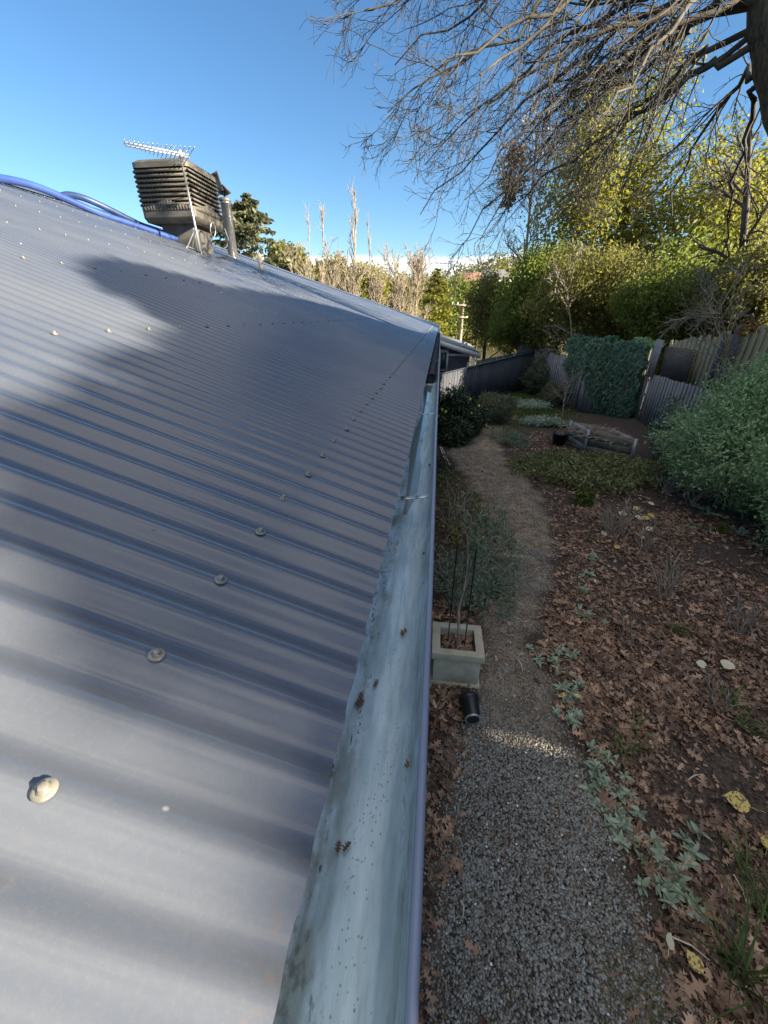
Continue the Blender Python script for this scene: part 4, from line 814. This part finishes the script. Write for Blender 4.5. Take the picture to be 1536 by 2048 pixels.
for q in range(60):
    a = r.uniform(.25, .95); p = A+(B-A)*a+nrm*.06; zz = np.linspace(0, r.uniform(1.2, 2.2), 8); Q.append(np.c_[p[0]+np.cumsum(r.normal(size=8)*.04), p[1]+np.cumsum(r.normal(size=8)*.04), zz])
mb.tubes(np.array(Q), np.full((60, 8), .012), 5); mb.build('stems', M['twig'], iv)
# ---- neighbouring house beyond the back fence
Yn = 22.5; e = cp(958, 708, Yn); pk = cp(868, 678, Yn); slope = (pk[2]-e[2])/(pk[0]-e[0]); xr = e[0]-3.6; zpk = e[2]+slope*(xr-e[0])
nh = thing('neighbour_house', 'small blue grey house with white barge boards beyond the back fence', 'house', (e[0]-3, Yn+3, float(TH(e[0], Yn+3))))
mb = MB(); gl = -2.0; mb.add([(e[0]-.45, Yn+.3, gl), (e[0]-.45, Yn+.3, e[2]+slope*-.45-.1), (xr, Yn+.3, zpk-.1), (2*xr-e[0], Yn+.3, e[2]-.1), (2*xr-e[0], Yn+.3, gl), (e[0]-.45, Yn+8, gl), (e[0]-.45, Yn+8, e[2]-.1)], [np.array([[0, 1, 2, 3, 4]]), np.array([[0, 5, 6, 1]])]); mb.build('wall', M['wallblue'], nh)
mb = MB(); t_ = .08; V = np.array([(e[0]+.1, Yn, e[2]-.02*0), (xr, Yn, zpk), (xr, Yn+8.5, zpk), (e[0]+.1, Yn+8.5, e[2])]); mb.hexa(np.concatenate([V-np.array([0, 0, t_]), V])); V2 = V.copy(); V2[:, 0] = 2*xr-V2[:, 0]; mb.hexa(np.concatenate([V2-np.array([0, 0, t_]), V2])); nr = mb.build('roof', M['nroof'], nh)
for dx, hgt in ((-.75, .30), (-.55, .22)):
    mb = MB(); mb.tubes(np.array([(e[0]+dx, Yn+2.5, e[2]+slope*dx-.05), (e[0]+dx, Yn+2.5, e[2]+slope*dx+hgt)]), np.array([.06, .06]), 10, cap=True); mb.build('vent_pipe', M['white'], nr)
mb = MB(); V = np.array([(e[0]+.1, Yn-.03, e[2]-.24), (xr, Yn-.03, zpk-.24), (xr, Yn-.004, zpk-.24), (e[0]+.1, Yn-.004, e[2]-.24)]); mb.hexa(np.concatenate([V, V+np.array([0, 0, .25])])); mb.build('barge_board', M['white'], nh)
mb = MB(); zb = cp(930, 711, Yn)[2]; mb.box((e[0]-2.6, Yn+.27, zb), (4.6, .05, .12)); mb.build('trim', M['white'], nh)
mb = MB(); pc = cp(946, 725, Yn); mb.box((pc[0], Yn+.1, pc[2]-.6), (.16, .16, 2.2)); mb.build('corner_post', M['white'], nh)
mb = MB(); wq = cp(887, 722, Yn); mb.box((wq[0], Yn+.24, wq[2]), (.5, .08, 1.1)); wf = mb.build('window_frame', M['white'], nh)
mb = MB(); mb.box((wq[0], Yn+.195, wq[2]), (.3, .02, .85)); mb.build('pane', M['glass'], wf)
mb = MB(); q0 = cp(957, 712, Yn); mb.tubes(np.array([q0, q0+np.array([-.15, .1, -.25]), q0+np.array([-.5, .2, -.35]), q0+np.array([-.55, .2, -2])]), np.full(4, .05), 8); mb.build('downpipe', M['white'], nh, smooth=True)
# ================================================================== GARDEN OBJECTS
# square planter: front top right rim corner (958,1325), front bottom (958,1378)
pw, phh = .43, .40; pr = atZ(957, 1378, 0); pcx, pcy = pr[0]-pw/2, pr[1]+.185
pl = thing('planter', 'square cream stone planter under the gutter holding a staked sapling', 'planter', (pcx, pcy, 0))
KY = .86
mb = MB(); t_ = .05; h1 = pw/2-.012
for sx_, sy_, lx, ly in ((0, -1, 2*h1, t_), (0, 1, 2*h1, t_), (-1, 0, t_, 2*h1-2*t_), (1, 0, t_, 2*h1-2*t_)):
    mb.box((pcx+sx_*(h1-t_/2), pcy+KY*sy_*(h1-t_/2), phh/2), (lx, ly*(KY if sy_ == 0 else 1), phh-.004))
mb.build('box', M['stone'], pl, bevel=.004)
mb = MB(); ro, ri, zt, zb = pw/2+.012, pw/2-.062, phh+.002, phh-.075
V = []
for rr_, z in ((ro, zb), (ro, zt), (ri, zt), (ri, zb)):
    V += [(pcx-rr_, pcy-rr_*KY, z), (pcx+rr_, pcy-rr_*KY, z), (pcx+rr_, pcy+rr_*KY, z), (pcx-rr_, pcy+rr_*KY, z)]
F = [[a*4+q, a*4+(q+1) % 4, ((a+1) % 4)*4+(q+1) % 4, ((a+1) % 4)*4+q] for a in range(4) for q in range(4)]; mb.add(V, np.array(F)); mb.build('rim', M['stone'], pl, bevel=.006)
mb = MB(); V = []
for rr_, z in ((pw/2+.006, .0), (pw/2+.006, .035), (pw/2-.013, .045)): V += [(pcx-rr_, pcy-rr_*KY, z), (pcx+rr_, pcy-rr_*KY, z), (pcx+rr_, pcy+rr_*KY, z), (pcx-rr_, pcy+rr_*KY, z)]
mb.add(V, np.array([[a*4+q, a*4+(q+1) % 4, (a+1)*4+(q+1) % 4, (a+1)*4+q] for a in range(2) for q in range(4)])); mb.build('plinth', M['stone'], pl)
mb = MB(); mb.box((pcx, pcy, phh-.11), (2*ri+.02, (2*ri+.02)*KY, .02)); mb.build('soil', M['soil'], pl)
mb = MB(); n = 90; P = np.c_[pcx+rng.uniform(-ri, ri, n)*.88, pcy+KY*rng.uniform(-ri, ri, n)*.88, phh-.095+rng.uniform(0, .03, n)]; a = rng.uniform(0, 6.28, n)
mb.scatter(*oaks[1], P, frames(np.c_[np.cos(a), np.sin(a), rng.normal(size=n)*.2], np.c_[rng.normal(size=(n, 2))*.3, np.ones(n)]), rng.uniform(.05, .085, n), rng.beta(2, 2, n)); tag(mb.build('leaf_mulch', M['litter'], pl), kind='stuff')
sp = thing('sapling', 'bare bent sapling with two thin stakes growing in the stone planter', 'sapling', (pcx, pcy, phh-.1))
st = np.array([(pcx+.0, pcy-.04, phh-.1), (pcx+.01, pcy-.02, phh+.12), (pcx-.03, pcy+.02, phh+.30), (pcx+.02, pcy+.06, phh+.5), (pcx+.03, pcy+.1, phh+.75), (pcx+.0, pcy+.15, phh+1.0)])
mb = MB(); t5 = np.linspace(0, 1, 6); t6 = np.linspace(0, 1, 18); sP = np.stack([np.interp(t6, t5, st[:, k]) for k in range(3)], -1)
for _ in range(4): sP[1:-1] = (sP[:-2]+2*sP[1:-1]+sP[2:])/4
mb.tubes(sP, np.linspace(.016, .007, 18), 8); mb.build('stem', M['cane'], sp, smooth=True)
mb = MB(); A_, RA = children(sP[None], np.linspace(.014, .006, 18)[None], 9, .25, .6, .7, -.2, 6, np.random.default_rng(8), .45, .12, .6, .003); mb.tubes(A_, RA, 5); mb.build('branches', M['cane'], sp)
mb = MB(); r = np.random.default_rng(12); tips = A_[:, 2:].reshape(-1, 3); P = np.repeat(tips, 7, 0)+r.normal(size=(len(tips)*7, 3))*.05; N = len(P); mb.scatter(*longleaf, P, frames(rdir(N, r), rdir(N, r)+np.array([0, 0, 1])), r.uniform(.05, .09, N), r.random(N)*.6); mb.build('foliage', M['greyleaf'], sp)
for dx, dy in ((-.08, .02), (.07, .0)):
    mb = MB(); mb.tubes(np.array([(pcx+dx, pcy+dy, phh-.1), (pcx+dx, pcy+dy+.03, phh+.95)]), np.array([.006, .006]), 6, cap=True); mb.build('stake', M['shrubdk'] if False else M['blackplastic'], sp)
# nursery pot lying on its side, base towards the viewer
P = onG(943, 1440); th = thing('nursery_pot', 'empty black plastic pot lying on its side by the planter', 'pot', (P[0], P[1], 0)); L = .19
prof = [(0, 0.004), (.05, .004), (.056, 0), (.064, .0), (.066, .008), (.080, L-.03), (.080, L-.028), (.088, L-.026), (.089, L), (.083, L), (.080, L-.02), (.062, .012), (0, .012)]
V, F = lathe(prof, 32); ax = unit(np.array([-.12, 1, .06])); fr = frames(np.array([1., 0, 0])[None], ax[None])[0]; fr = np.stack([np.cross(unit(np.cross(ax, [1, 0, 0])), ax), unit(np.cross(ax, [1, 0, 0])), ax], -1)
V = V @ fr.T + np.array([P[0], P[1]-.05, .075]); mb = MB(); mb.add(V, F); mb.build('body', M['blackplastic'], th, smooth=False)
mb = MB(); V, F = lathe([(.052, -.001), (.066, -.002), (.0675, .006), (.066, .012)], 32); mb.add(V @ fr.T + np.array([P[0], P[1]-.05, .075]), F); mb.build('base_highlight_ring', M['strap'], th, smooth=True)  # pale ring stands in for the highlight around the pot's base
mb = MB()
for a in range(5):
    V, F = lathe([(0, .0035), (.009, .003), (.009, .006)], 10, (.034*math.cos(a*1.257), .034*math.sin(a*1.257), 0)); mb.add(V @ fr.T + np.array([P[0], P[1]-.05, .075]), F)
mb.build('drain_hole', M['rubber'], th)
# compost bin
hb = .55; c0 = atZ(1180, 862, hb)[:2]; c1 = atZ(1145, 844, hb)[:2]; c3 = atZ(1270, 880, hb)[:2]; c2 = c3+(c1-c0)
cb = thing('compost_bin', 'weathered board compost bin heaped with twigs beside the ivy', 'compost bin', (*((c0+c2)/2), 0))
def boards(nm, a, b, k=3, mt='bin'):
    m = MB(); d = b-a; L = np.linalg.norm(d); an = math.atan2(d[1], d[0])
    for q in range(k): m.box((*((a+b)/2+rng.normal(size=2)*.006), .02+hb*(q+.5)/k), (L, .035, hb/k-.012), rotz(an))
    o = m.build(nm, M[mt], cb); return o
boards('end_panel', c0, c1, 3, 'binend'); boards('side_panel', c0, c3); boards('end_panel', c3, c2, 3, 'binend'); boards('side_panel', c1, c2)
for c in (c0, c1, c2, c3): mb = MB(); mb.box((*(c+unit(c-(c0+c2)/2)*.03), hb/2), (.05, .05, hb+.05), rotz(.4)); mb.build('post', M['binpost'], cb)
mb = MB(); n = 420; u, v = rng.random((2, n)); P = c0+(c3-c0)*u[:, None]+(c1-c0)*v[:, None]; z = hb-.12+.22*np.sin(np.pi*u)*np.sin(np.pi*v)*rng.random(n); a = rng.normal(0, 1.0, n); L = rng.uniform(.12, .4, n)
d3 = np.c_[np.cos(a), np.sin(a)*.6, rng.normal(size=n)*.12]*L[:, None]; S_ = np.c_[P, z]; mb.tubes(np.stack([S_-d3, S_+rng.normal(size=(n, 3))*.02, S_+d3], 1), np.repeat(rng.uniform(.004, .010, n)[:, None], 3, 1), 4); tag(mb.build('twig_heap', M['cane']), 'heap of dry brown prunings filling the compost bin', 'twigs', kind='stuff')
mb = MB(); q4 = np.array([c0, c3, c2, c1]); cen = q4.mean(0); V = [(*(cen+(q-cen)*.93), hb-.17) for q in q4]+[(*cen, hb-.02)]; mb.add(V, np.array([[0, 1, 4], [1, 2, 4], [2, 3, 4], [3, 0, 4]])); mb.build('compost', M['soil'], cb)
# black tub with a young tree
P = onG(1117, 888); th = thing('black_tub', 'round black plastic tub with a young tree left of the compost bin', 'tub', (P[0], P[1], 0)); mb = MB(); V, F = lathe([(0, .0), (.15, 0), (.19, .27), (.205, .275), (.205, .30), (.18, .30), (.175, .25), (0, .25)], 28, (P[0], P[1], 0)); mb.add(V, F); mb.build('body', M['blackplastic'], th)
baretree('young_tree', 'young leafless tree growing in the black tub', (P[0], P[1], .26), (P[0]-.1, P[1], 1.55), 12, .8, 'cane', 45, .02, (4, 3), -.4, tw=.004)
# leaning sticks near the wall
for q, (a, b, lab) in enumerate((((880, 893), (893, 928), 'left of two pale sticks leaning by the gutter'), ((884, 895), (899, 930), 'right of two pale sticks leaning by the gutter'))):
    A_ = atZ(*b, .02); B_ = atY(*a, A_[1]+.9); mb = MB(); mb.tubes(np.array([A_, B_]), np.array([.016, .013]), 6, cap=True); tag(mb.build('garden_stake', M['timber']), lab, 'stake', 'pale sticks by the wall')
# flat stones beside the mound
for q, (px, py, s_) in enumerate(((1090, 912, .22), (1068, 918, .16))):
    P = onG(px, py); mb = MB(); V = ico*np.array([s_, s_*.7, .05])*(1+.1*rng.normal(size=(12, 1)))+np.array([P[0], P[1], .02]); mb.add(V, icof); o = mb.build('stepping_stone', M['stone'] if False else M['strap'] if False else simple('slate_%d' % q, (.10, .11, .13), (.16, .17, .19), 8, .8), smooth=False)
    tag(o, ['larger flat grey stone lying before the black tub', 'smaller flat grey stone lying at the path edge'][q], 'stone', 'flat stones by the path')
# ---- shrubs made of leafy clumps
def shrub(name, label, cen, rad, mat, ncl, per, leaf, seed, tmpl=oval, cat='shrub', group=None, stems=14, fruit=None, up=.3, spr=.1, aspect=1., shoots=0):
    r = np.random.default_rng(seed); cen = np.array(cen, float); rad = np.array(rad, float); g = float(TH(cen[0], cen[1])); th = thing(name, label, cat, (cen[0], cen[1], g), group)
    c = crown_pts(ncl, r, .6, 6); c = c*rad+cen; c[:, 2] = np.maximum(c[:, 2], g+.05+.1*r.random(ncl)); out = unit(c-cen)+np.array([0, 0, up])
    p = np.repeat(c, per, 0)+r.normal(size=(ncl*per, 3))*rad.mean()*spr; o_ = np.repeat(out, per, 0); N = len(p); x = unit(o_)*.8+rdir(N, r)*.9; z = unit(o_)+rdir(N, r)*.6
    t = np.clip(np.repeat(r.random(ncl), per)*.5+.5*r.random(N), 0, 1); m = MB(); m.scatter(*tmpl, p, frames(x, z), np.c_[leaf*r.uniform(.65, 1.25, N), leaf*aspect*r.uniform(.8, 1.2, N), np.full(N, leaf)], t); m.build('foliage', M[mat], th)
    if shoots:
        m = MB(); ns = 11; q0 = c[r.choice(ncl, shoots)]; dd = unit(unit(q0-cen)+rdir(shoots, r)*.5+np.array([0, 0, .5])); LL = r.uniform(.12, .34, shoots)*min(1., rad.mean()); tq = np.linspace(0, 1, ns)
        Pq = (q0[:, None]+dd[:, None]*(LL[:, None]*tq[None])[:, :, None]).reshape(-1, 3); Dq = np.repeat(dd, ns, 0); Nq = len(Pq); sz = leaf*np.tile(np.linspace(1.1, .55, ns), shoots)
        m.scatter(*tmpl, Pq+r.normal(size=(Nq, 3))*.006, frames(Dq*.6+rdir(Nq, r), rdir(Nq, r)+Dq*.5), np.c_[sz, sz*aspect, sz], np.clip(.35+.65*r.random(Nq), 0, 1)); m.tubes(np.stack([q0, q0+dd*LL[:, None]*.5, q0+dd*LL[:, None]], 1), np.repeat(np.array([[.004, .003, .002]]), shoots, 0), 4); m.build('shoots', M[mat], th)
    m = MB(); e_ = c[r.choice(ncl, stems)]; b0 = np.array([cen[0], cen[1], g])+r.normal(size=(stems, 3))*np.array([.12, .12, 0])*rad.mean(); mid = (b0+e_)/2+r.normal(size=(stems, 3))*.08; Q = np.stack([b0, mid, e_], 1); m.tubes(Q, np.repeat(np.array([[.016, .011, .005]]), stems, 0)*max(.4, rad.mean()), 5); m.build('stems', M['cane'], th)
    if fruit:
        for q in range(fruit):
            d = rdir(1, r)[0]; d[1] = -abs(d[1]); P_ = cen+d*rad*1.0; m = MB(); V, F = lathe([(0, -.045), (.012, -.04), (.03, -.02), (.034, 0), (.03, .02), (.012, .04), (0, .045)], 10, P_); m.add(V, F); m.build('fruit', M['lemon'], th, smooth=True)
    return th
def gp(px, py): return onG(px, py)
shrub('leafy_shrub', 'big pale green shrub in front of the patched fence', (5.1, 7.0, 1.08), (.88, 1.0, 1.05), 'shrub', 800, 18, .06, 101, spr=.1, shoots=420)
shrub('leafy_shrub', 'big pale green shrub cut by the right edge, nearer the viewer', (5.15, 5.3, .9), (.72, .85, 1.05), 'shrub', 700, 18, .058, 102, spr=.1, shoots=360)
shrub('leafy_shrub', 'tall pale green shrub growing behind the nearer one at right', (5.55, 7.5, 1.55), (.7, .85, .85), 'shrub', 520, 18, .06, 103, spr=.11, shoots=260)
shrub('leafy_shrub', 'loose young shrub with sparse leaves against the patched fence', (5.15, 9.3, .75), (.3, .3, .75), 'greyleaf', 150, 9, .07, 104, spr=.12)
P = gp(1170, 975); shrub('groundcover_shrub', 'low olive green groundcover mound spilling to the path', (P[0]-.05, P[1]+.75, .08), (.9, 1.0, .27), 'mound', 900, 14, .07, 105, spr=.08)
P = gp(1270, 950); shrub('groundcover_shrub', 'low olive groundcover mound in front of the compost bin', (P[0]-.1, P[1]-.25, .08), (.95, .6, .25), 'mound', 600, 14, .07, 106, spr=.08)
P = gp(1165, 1010); shrub('leafy_plant', 'small fresh green plant at the front of the olive mound', (P[0], P[1], .16), (.2, .2, .2), 'evergreen', 70, 10, .07, 107)
shrub('lemon_bush', 'dark glossy lemon bush with yellow fruit beside the gutter end', (.75, 11.3, .42), (.75, .9, .55), 'shrubdk', 900, 14, .09, 108, fruit=9, spr=.09)
shrub('lemon_bush', 'low dark glossy bush in front of the lemon tree', (.55, 10.2, .25), (.5, .5, .3), 'shrubdk', 400, 12, .085, 109, fruit=2, spr=.09)
shrub('dome_shrub', 'rounded grey green shrub to the right of the lemon bush', (1.75, 12.6, .45), (.55, .6, .5), 'needle', 700, 14, .09, 110, longleaf, spr=.08)
P = gp(1082, 790); shrub('airy_shrub', 'airy grey green shrub with wispy stems near the fence corner', (P[0], P[1], .8), (.7, .7, .85), 'needle', 500, 14, .14, 111, longleaf, spr=.12)
P = gp(1085, 808); shrub('airy_shrub', 'small grey green shrub in front of the wispy one', (P[0]+.15, P[1]-.5, .4), (.42, .42, .42), 'needle', 320, 14, .12, 112, longleaf, spr=.12)
P = gp(1060, 815); shrub('silver_groundcover', 'silvery groundcover patch beside the bright grass', (P[0], P[1], .06), (.75, .5, .16), 'silver', 260, 10, .08, 113)
P = gp(1085, 850); shrub('silver_groundcover', 'silvery groundcover patch behind the black tub', (P[0], P[1], .06), (.75, .45, .16), 'silver', 260, 10, .08, 114)
P = gp(1025, 885); shrub('silver_groundcover', 'dry silvery plant at the right edge of the far path', (P[0], P[1], .1), (.45, .7, .2), 'greyleaf', 200, 9, .09, 115, longleaf)
P = gp(905, 1085); shrub('yellowing_shrub', 'loose shrub with yellowing leaves next to the gutter', (P[0]+.02, P[1]+.55, .3), (.34, 1.0, .45), 'nandina', 190, 6, .075, 116, longleaf, spr=.13, stems=30)
P = gp(905, 1200); shrub('yellowing_shrub', 'sparse wispy plant just behind the stone planter', (P[0]+.05, P[1]+.2, .18), (.28, .5, .25), 'greyleaf', 170, 7, .075, 117, longleaf, spr=.15, stems=30)
P = gp(1010, 1120); shrub('grey_shrub', 'grey leaved wispy shrub leaning over the path', (P[0]-.12, P[1]+.1, .22), (.3, .75, .26), 'greyleaf', 190, 8, .075, 118, longleaf, spr=.11, stems=24)
P = gp(990, 1205); shrub('grey_shrub', 'low grey wispy plant on the path edge beyond the planter', (P[0]-.08, P[1]+.1, .08), (.3, .35, .14), 'greyleaf', 170, 8, .07, 119, longleaf, spr=.13)
shrub('dark_undergrowth', 'dark shade plants hugging the wall beyond the yellowing shrub', (.15, 7.6, .08), (.3, .9, .12), 'shrubdk', 130, 9, .08, 120, longleaf, spr=.15)
# ---- silver rosettes (lamb's ear like)
GS = 'silver leaved plants along the path edge'
def rosette(label, px, py, rad, n, seed, mat='silver', leaf=.085, tmpl=oval):
    r = np.random.default_rng(seed); P = onG(px, py); th = thing('silver_plant', label, 'plant', P, GS); m = MB(); nr_ = max(3, n//6); leaf *= .82
    for q in range(nr_):
        c = P+np.array([*(r.normal(size=2)*rad*.72), .012]); k = 9; a = np.arange(k)*2.4+r.random()*6; el = r.uniform(.15, .9, k); d = np.c_[np.cos(a)*np.cos(el), np.sin(a)*np.cos(el), np.sin(el)]; L = leaf*r.uniform(.6, 1.2, k)
        m.scatter(*tmpl, c+d*(L*.5)[:, None], frames(d+r.normal(size=(9, 3))*.35, np.c_[-np.cos(a)*np.sin(el), -np.sin(a)*np.sin(el), np.cos(el)]+r.normal(size=(9, 3))*.3), np.c_[L, L*.85, L], np.clip(r.random(k), 0, 1))
    m.build('leaves', M[mat], th)
for q, a in enumerate((('silver plant with broad leaves level with the planter', 1112, 1325, .16, 75), ('silver plant with two yellowed leaves beyond the sunlit strip', 1138, 1395, .11, 50), ('silver plant trailing just below the yellow leaved one', 1148, 1440, .10, 45), ('lone small silver plant halfway up the bed edge', 1172, 1235, .09, 40), ('tiny silver plant above the halfway one', 1165, 1185, .06, 24), ('tiny pale silver plant second from the top of the bed edge', 1170, 1150, .06, 22), ('small silver plant topmost along the bed edge', 1178, 1118, .08, 32),
        ('silver plant at the edge of the gravel below the sunlit strip', 1200, 1545, .10, 45), ('spreading silver plant touching the bare black soil', 1255, 1600, .17, 85), ('largest sprawling silver patch near the bottom right', 1290, 1690, .20, 120), ('silver plant at the lower end of the sprawling patch', 1345, 1790, .12, 45), ('pale silver plant under the big shrub', 1420, 1022, .18, 60), ('pale silver plant right of the daffodil leaves', 1485, 1062, .18, 60), ('small pale silver plant left of the daffodil leaves', 1392, 1062, .09, 26))):
    rosette(*a, 130+q)
m = MB(); r = np.random.default_rng(77)
for q, (px, py) in enumerate(((1122, 1402), (1150, 1404))):
    P = onG(px, py)+np.array([0, 0, .08]); a = 2.6 if q else .4; fr = frames(np.array([[math.cos(a), math.sin(a), .1]]), np.array([[0, -.2, 1]])); mm = MB(); mm.scatter(*oval, [P], fr, np.array([.085]), .3); tag(mm.build('yellowed_leaf', M['yellowleaf']), ['left yellowed leaf resting on the silver plant', 'right yellowed leaf resting on the silver plant'][q], 'leaf', 'yellowed leaves on the silver plant')
# ---- grass tufts
GT = 'green grass tufts in the leaf litter'
def tuft(label, px, py, n, L, seed, spread=.5, name='grass_tuft', wide=.55, rad=.03, mat='grass'):
    r = np.random.default_rng(seed); P = onG(px, py); th = thing(name, label, 'grass', P, GT); m = MB()
    a = r.uniform(0, 6.28, n); ln = L*r.uniform(.6, 1.2, n); t = np.linspace(0, 1, 7); b = P+np.c_[r.normal(size=(n, 2))*rad, np.full(n, -.01)]
    h = np.c_[np.cos(a), np.sin(a)]; sp_ = spread*r.uniform(.4, 1.4, n)
    C = b[:, None, :]+np.concatenate([h[:, None, :]*(sp_*ln)[:, None, None]*(t**1.5)[None, :, None], (ln[:, None]*(t-.45*sp_[:, None]*t**2.4))[:, :, None]], 2)
    w = np.array([.6, 1, 1, .9, .7, .4, .02])*.0045*wide*2; sd = np.c_[-h[:, 1], h[:, 0], 0*a]; V = np.stack([C-sd[:, None]*w[None, :, None], C+sd[:, None]*w[None, :, None]], 2).reshape(n, -1, 3)
    k = np.arange(6)*2; F = np.stack([k, k+1, k+3, k+2], -1); m.add(V.reshape(-1, 3), (F[None]+(np.arange(n)*14)[:, None, None]).reshape(-1, 4), np.repeat(r.random(n), 14)); o = m.build('blades', M[mat], th)
    if n > 100: o['kind'] = 'stuff'
for q, a in enumerate((('bright grass tuft beside the sunlit strip', 1245, 1505, 22, .22, .9), ('grass tuft between the two bare rose bushes', 1350, 1268, 26, .2, .9), ('grass tuft below the large cream leaf', 1450, 1405, 30, .22, .9), ('thin grass tuft lower right of the cream leaf', 1490, 1460, 18, .2, .9), ('small flat grass tuft among the brown leaves', 1275, 1460, 10, .16, 1.2), ('large sparse grass tuft at bottom right corner', 1475, 1950, 30, .5, .85), ('long grass clump at the right edge near the bottom', 1530, 1830, 26, .4, .8), ('faint grass tuft near the bare black soil', 1480, 1740, 12, .25, 1.1), ('upright daffodil leaves under the big shrub', 1440, 1068, 60, .26, .25), ('short grass tuft under the middle rose bush', 1335, 1140, 20, .18, .8), ('grass tuft left of the fallen pale leaves', 1185, 1085, 20, .14, .9))):
    tuft(*a[:5], 150+q, a[5])
tuft('mossy grass patch at the bottom edge of the gravel', 1310, 2000, 160, .06, 170, .6, rad=.12, wide=.3)
# ---- bare rose bushes
GR = 'bare pruned bushes in the bed'
def rose(label, px, py, n, L, seed, spread=.5, sub=2):
    r = np.random.default_rng(seed); P = onG(px, py); th = thing('bare_rose_bush', label, 'bush', P, GR); a = r.uniform(0, 6.28, n); s = spread*r.uniform(.2, 1.3, n); d = unit(np.c_[np.cos(a)*s, np.sin(a)*s, np.ones(n)]); ln = L*r.uniform(.5, 1.1, n)
    Q = np.zeros((n, 6, 3)); Q[:, 0] = P+np.c_[r.normal(size=(n, 2))*.05, np.full(n, -.02)]
    for q in range(5): d = unit(d+r.normal(size=(n, 3))*.13+np.array([0, 0, .06])); Q[:, q+1] = Q[:, q]+d*(ln/5)[:, None]
    RR = np.repeat(r.uniform(.006, .0105, n)[:, None], 6, 1)*np.linspace(1, .65, 6); m = MB(); m.tubes(Q, RR, 6, cap=True); B_, RB = children(Q, RR, sub, L*.2, L*.5, .7, -.25, 5, r, .35, .12, .75, .0025); m.tubes(B_, RB, 5, cap=True); m.build('canes', M['cane'], th, smooth=True)
for q, a in enumerate((('bare rose bush in the middle of the bed', 1330, 1190, 15, .62, .6), ('bare rose bush at the right edge of the bed', 1485, 1268, 14, .6, .6), ('bare twiggy bush in front of the olive mound', 1225, 1070, 26, .6, .75), ('bare twiggy bush left of the big shrub', 1330, 985, 14, .55, .7), ('bare rose bush among the pale fallen leaves', 1285, 1105, 12, .55, .6), ('small bare stems in the open leaf litter', 1255, 1290, 5, .3, .8), ('bare stems crossing the large cream leaf', 1440, 1415, 5, .45, .5), ('thin bare stems near the patched fence', 1385, 1010, 10, .6, .6))):
    rose(*a[:5], 180+q, a[5])
# ---- large pale fallen leaves (each one a thing)
GL = 'large pale fallen leaves'
big = strip_leaf([0, .1, .25, .45, .65, .82, .93, 1], [.0, .2, .34, .38, .32, .18, .06, 0], .12, .15, .012)
def fallen(label, px, py, L, ang, mat, seed, t=.6, lift=.05, tilt=.3):
    r = np.random.default_rng(seed); P = onG(px, py)+np.array([0, 0, lift]); m = MB(); d = np.array([math.cos(ang), math.sin(ang), r.normal()*.1]); z = np.array([r.normal()*tilt, -abs(r.normal())*tilt, 1]); fr = frames(d[None], z[None]); m.scatter(*big, [P], fr, np.array([L]), t)
    st_ = P-fr[0][:, 0]*L*.5; m.tubes(np.array([st_, st_-fr[0][:, 0]*L*.3+np.array([0, 0, .004]), st_-fr[0][:, 0]*L*.55+np.array([0, 0, .012])]), np.array([.002, .0018, .0015]), 5); tag(m.build('fallen_leaf', M[mat]), label, 'leaf', GL)
for q, a in enumerate((('large cream fallen leaf standing out on the brown litter', 1450, 1338, .15, 3.9, 'paleleaf'), ('small cream leaf just left of the largest cream leaf', 1398, 1335, .10, 3.0, 'paleleaf'), ('yellow leaf with brown spots on black soil at right', 1467, 1610, .16, 2.9, 'yellowleaf'), ('yellow leaf cut by the right edge of the picture', 1530, 1695, .11, .8, 'yellowleaf'), ('greenish yellow leaf near the bottom right corner', 1382, 1930, .09, 2.0, 'yellowleaf'), ('cream leaf at the lower end of the silver patch', 1333, 1888, .08, 1.0, 'paleleaf'),
        ('leftmost pale leaf under the rose bushes', 1208, 1072, .13, .4, 'paleleaf'), ('pale leaf left of the yellow cluster', 1243, 1032, .14, 2.6, 'paleleaf'), ('yellow leaf at the top of the pale cluster', 1268, 1022, .14, 3.1, 'yellowleaf'), ('cream leaf in the centre of the pale cluster', 1275, 1040, .15, .6, 'paleleaf'), ('yellow leaf overlapping the central cream leaf', 1288, 1042, .15, 3.6, 'yellowleaf'), ('yellow leaf at the right of the pale cluster', 1300, 1036, .13, .2, 'yellowleaf'), ('cream leaf below the pale cluster', 1297, 1063, .13, 1.9, 'paleleaf'), ('small yellow leaf lowest of the pale cluster', 1283, 1080, .10, 1.4, 'yellowleaf'), ('small pale leaf above the pale cluster', 1300, 1012, .11, 2.8, 'paleleaf'), ('yellow leaf near the daffodil leaves', 1434, 1036, .13, 2.9, 'yellowleaf'), ('tiny cream leaf beside the bare soil patch', 1188, 1168, .06, 1.0, 'paleleaf'), ('yellow leaf near the stems in the middle litter', 1232, 1100, .09, 2.2, 'yellowleaf'))):
    fallen(*a, 200+q)
# ---- fallen twigs
GW = 'twigs lying on the ground'
for q, (a, b, lab) in enumerate((((1335, 1878), (1415, 1925), 'pale twig lying by the bottom grass tuft'), ((1462, 1755), (1495, 1830), 'pale curved twig near the right edge'), ((1372, 1566), (1394, 1554), 'short pale twig on the black soil'), ((921, 1808), (925, 1838), 'pale splinter on the gravel near the gutter'), ((1035, 1325), (1045, 1350), 'short twig on the bare dirt of the path'), ((885, 1960), (890, 2000), 'brown splinter at the bottom edge by the gutter'))):
    A_, B_ = onG(*a)+np.array([0, 0, .04]), onG(*b)+np.array([0, 0, .03]); mb = MB(); mb.tubes(np.array([A_, (A_+B_)/2+np.array([.01, .01, .008]), B_]), np.array([.005, .0045, .003]), 6, cap=True); tag(mb.build('fallen_twig', M['timber'] if q != 5 else M['cane']), lab, 'twig', GW)
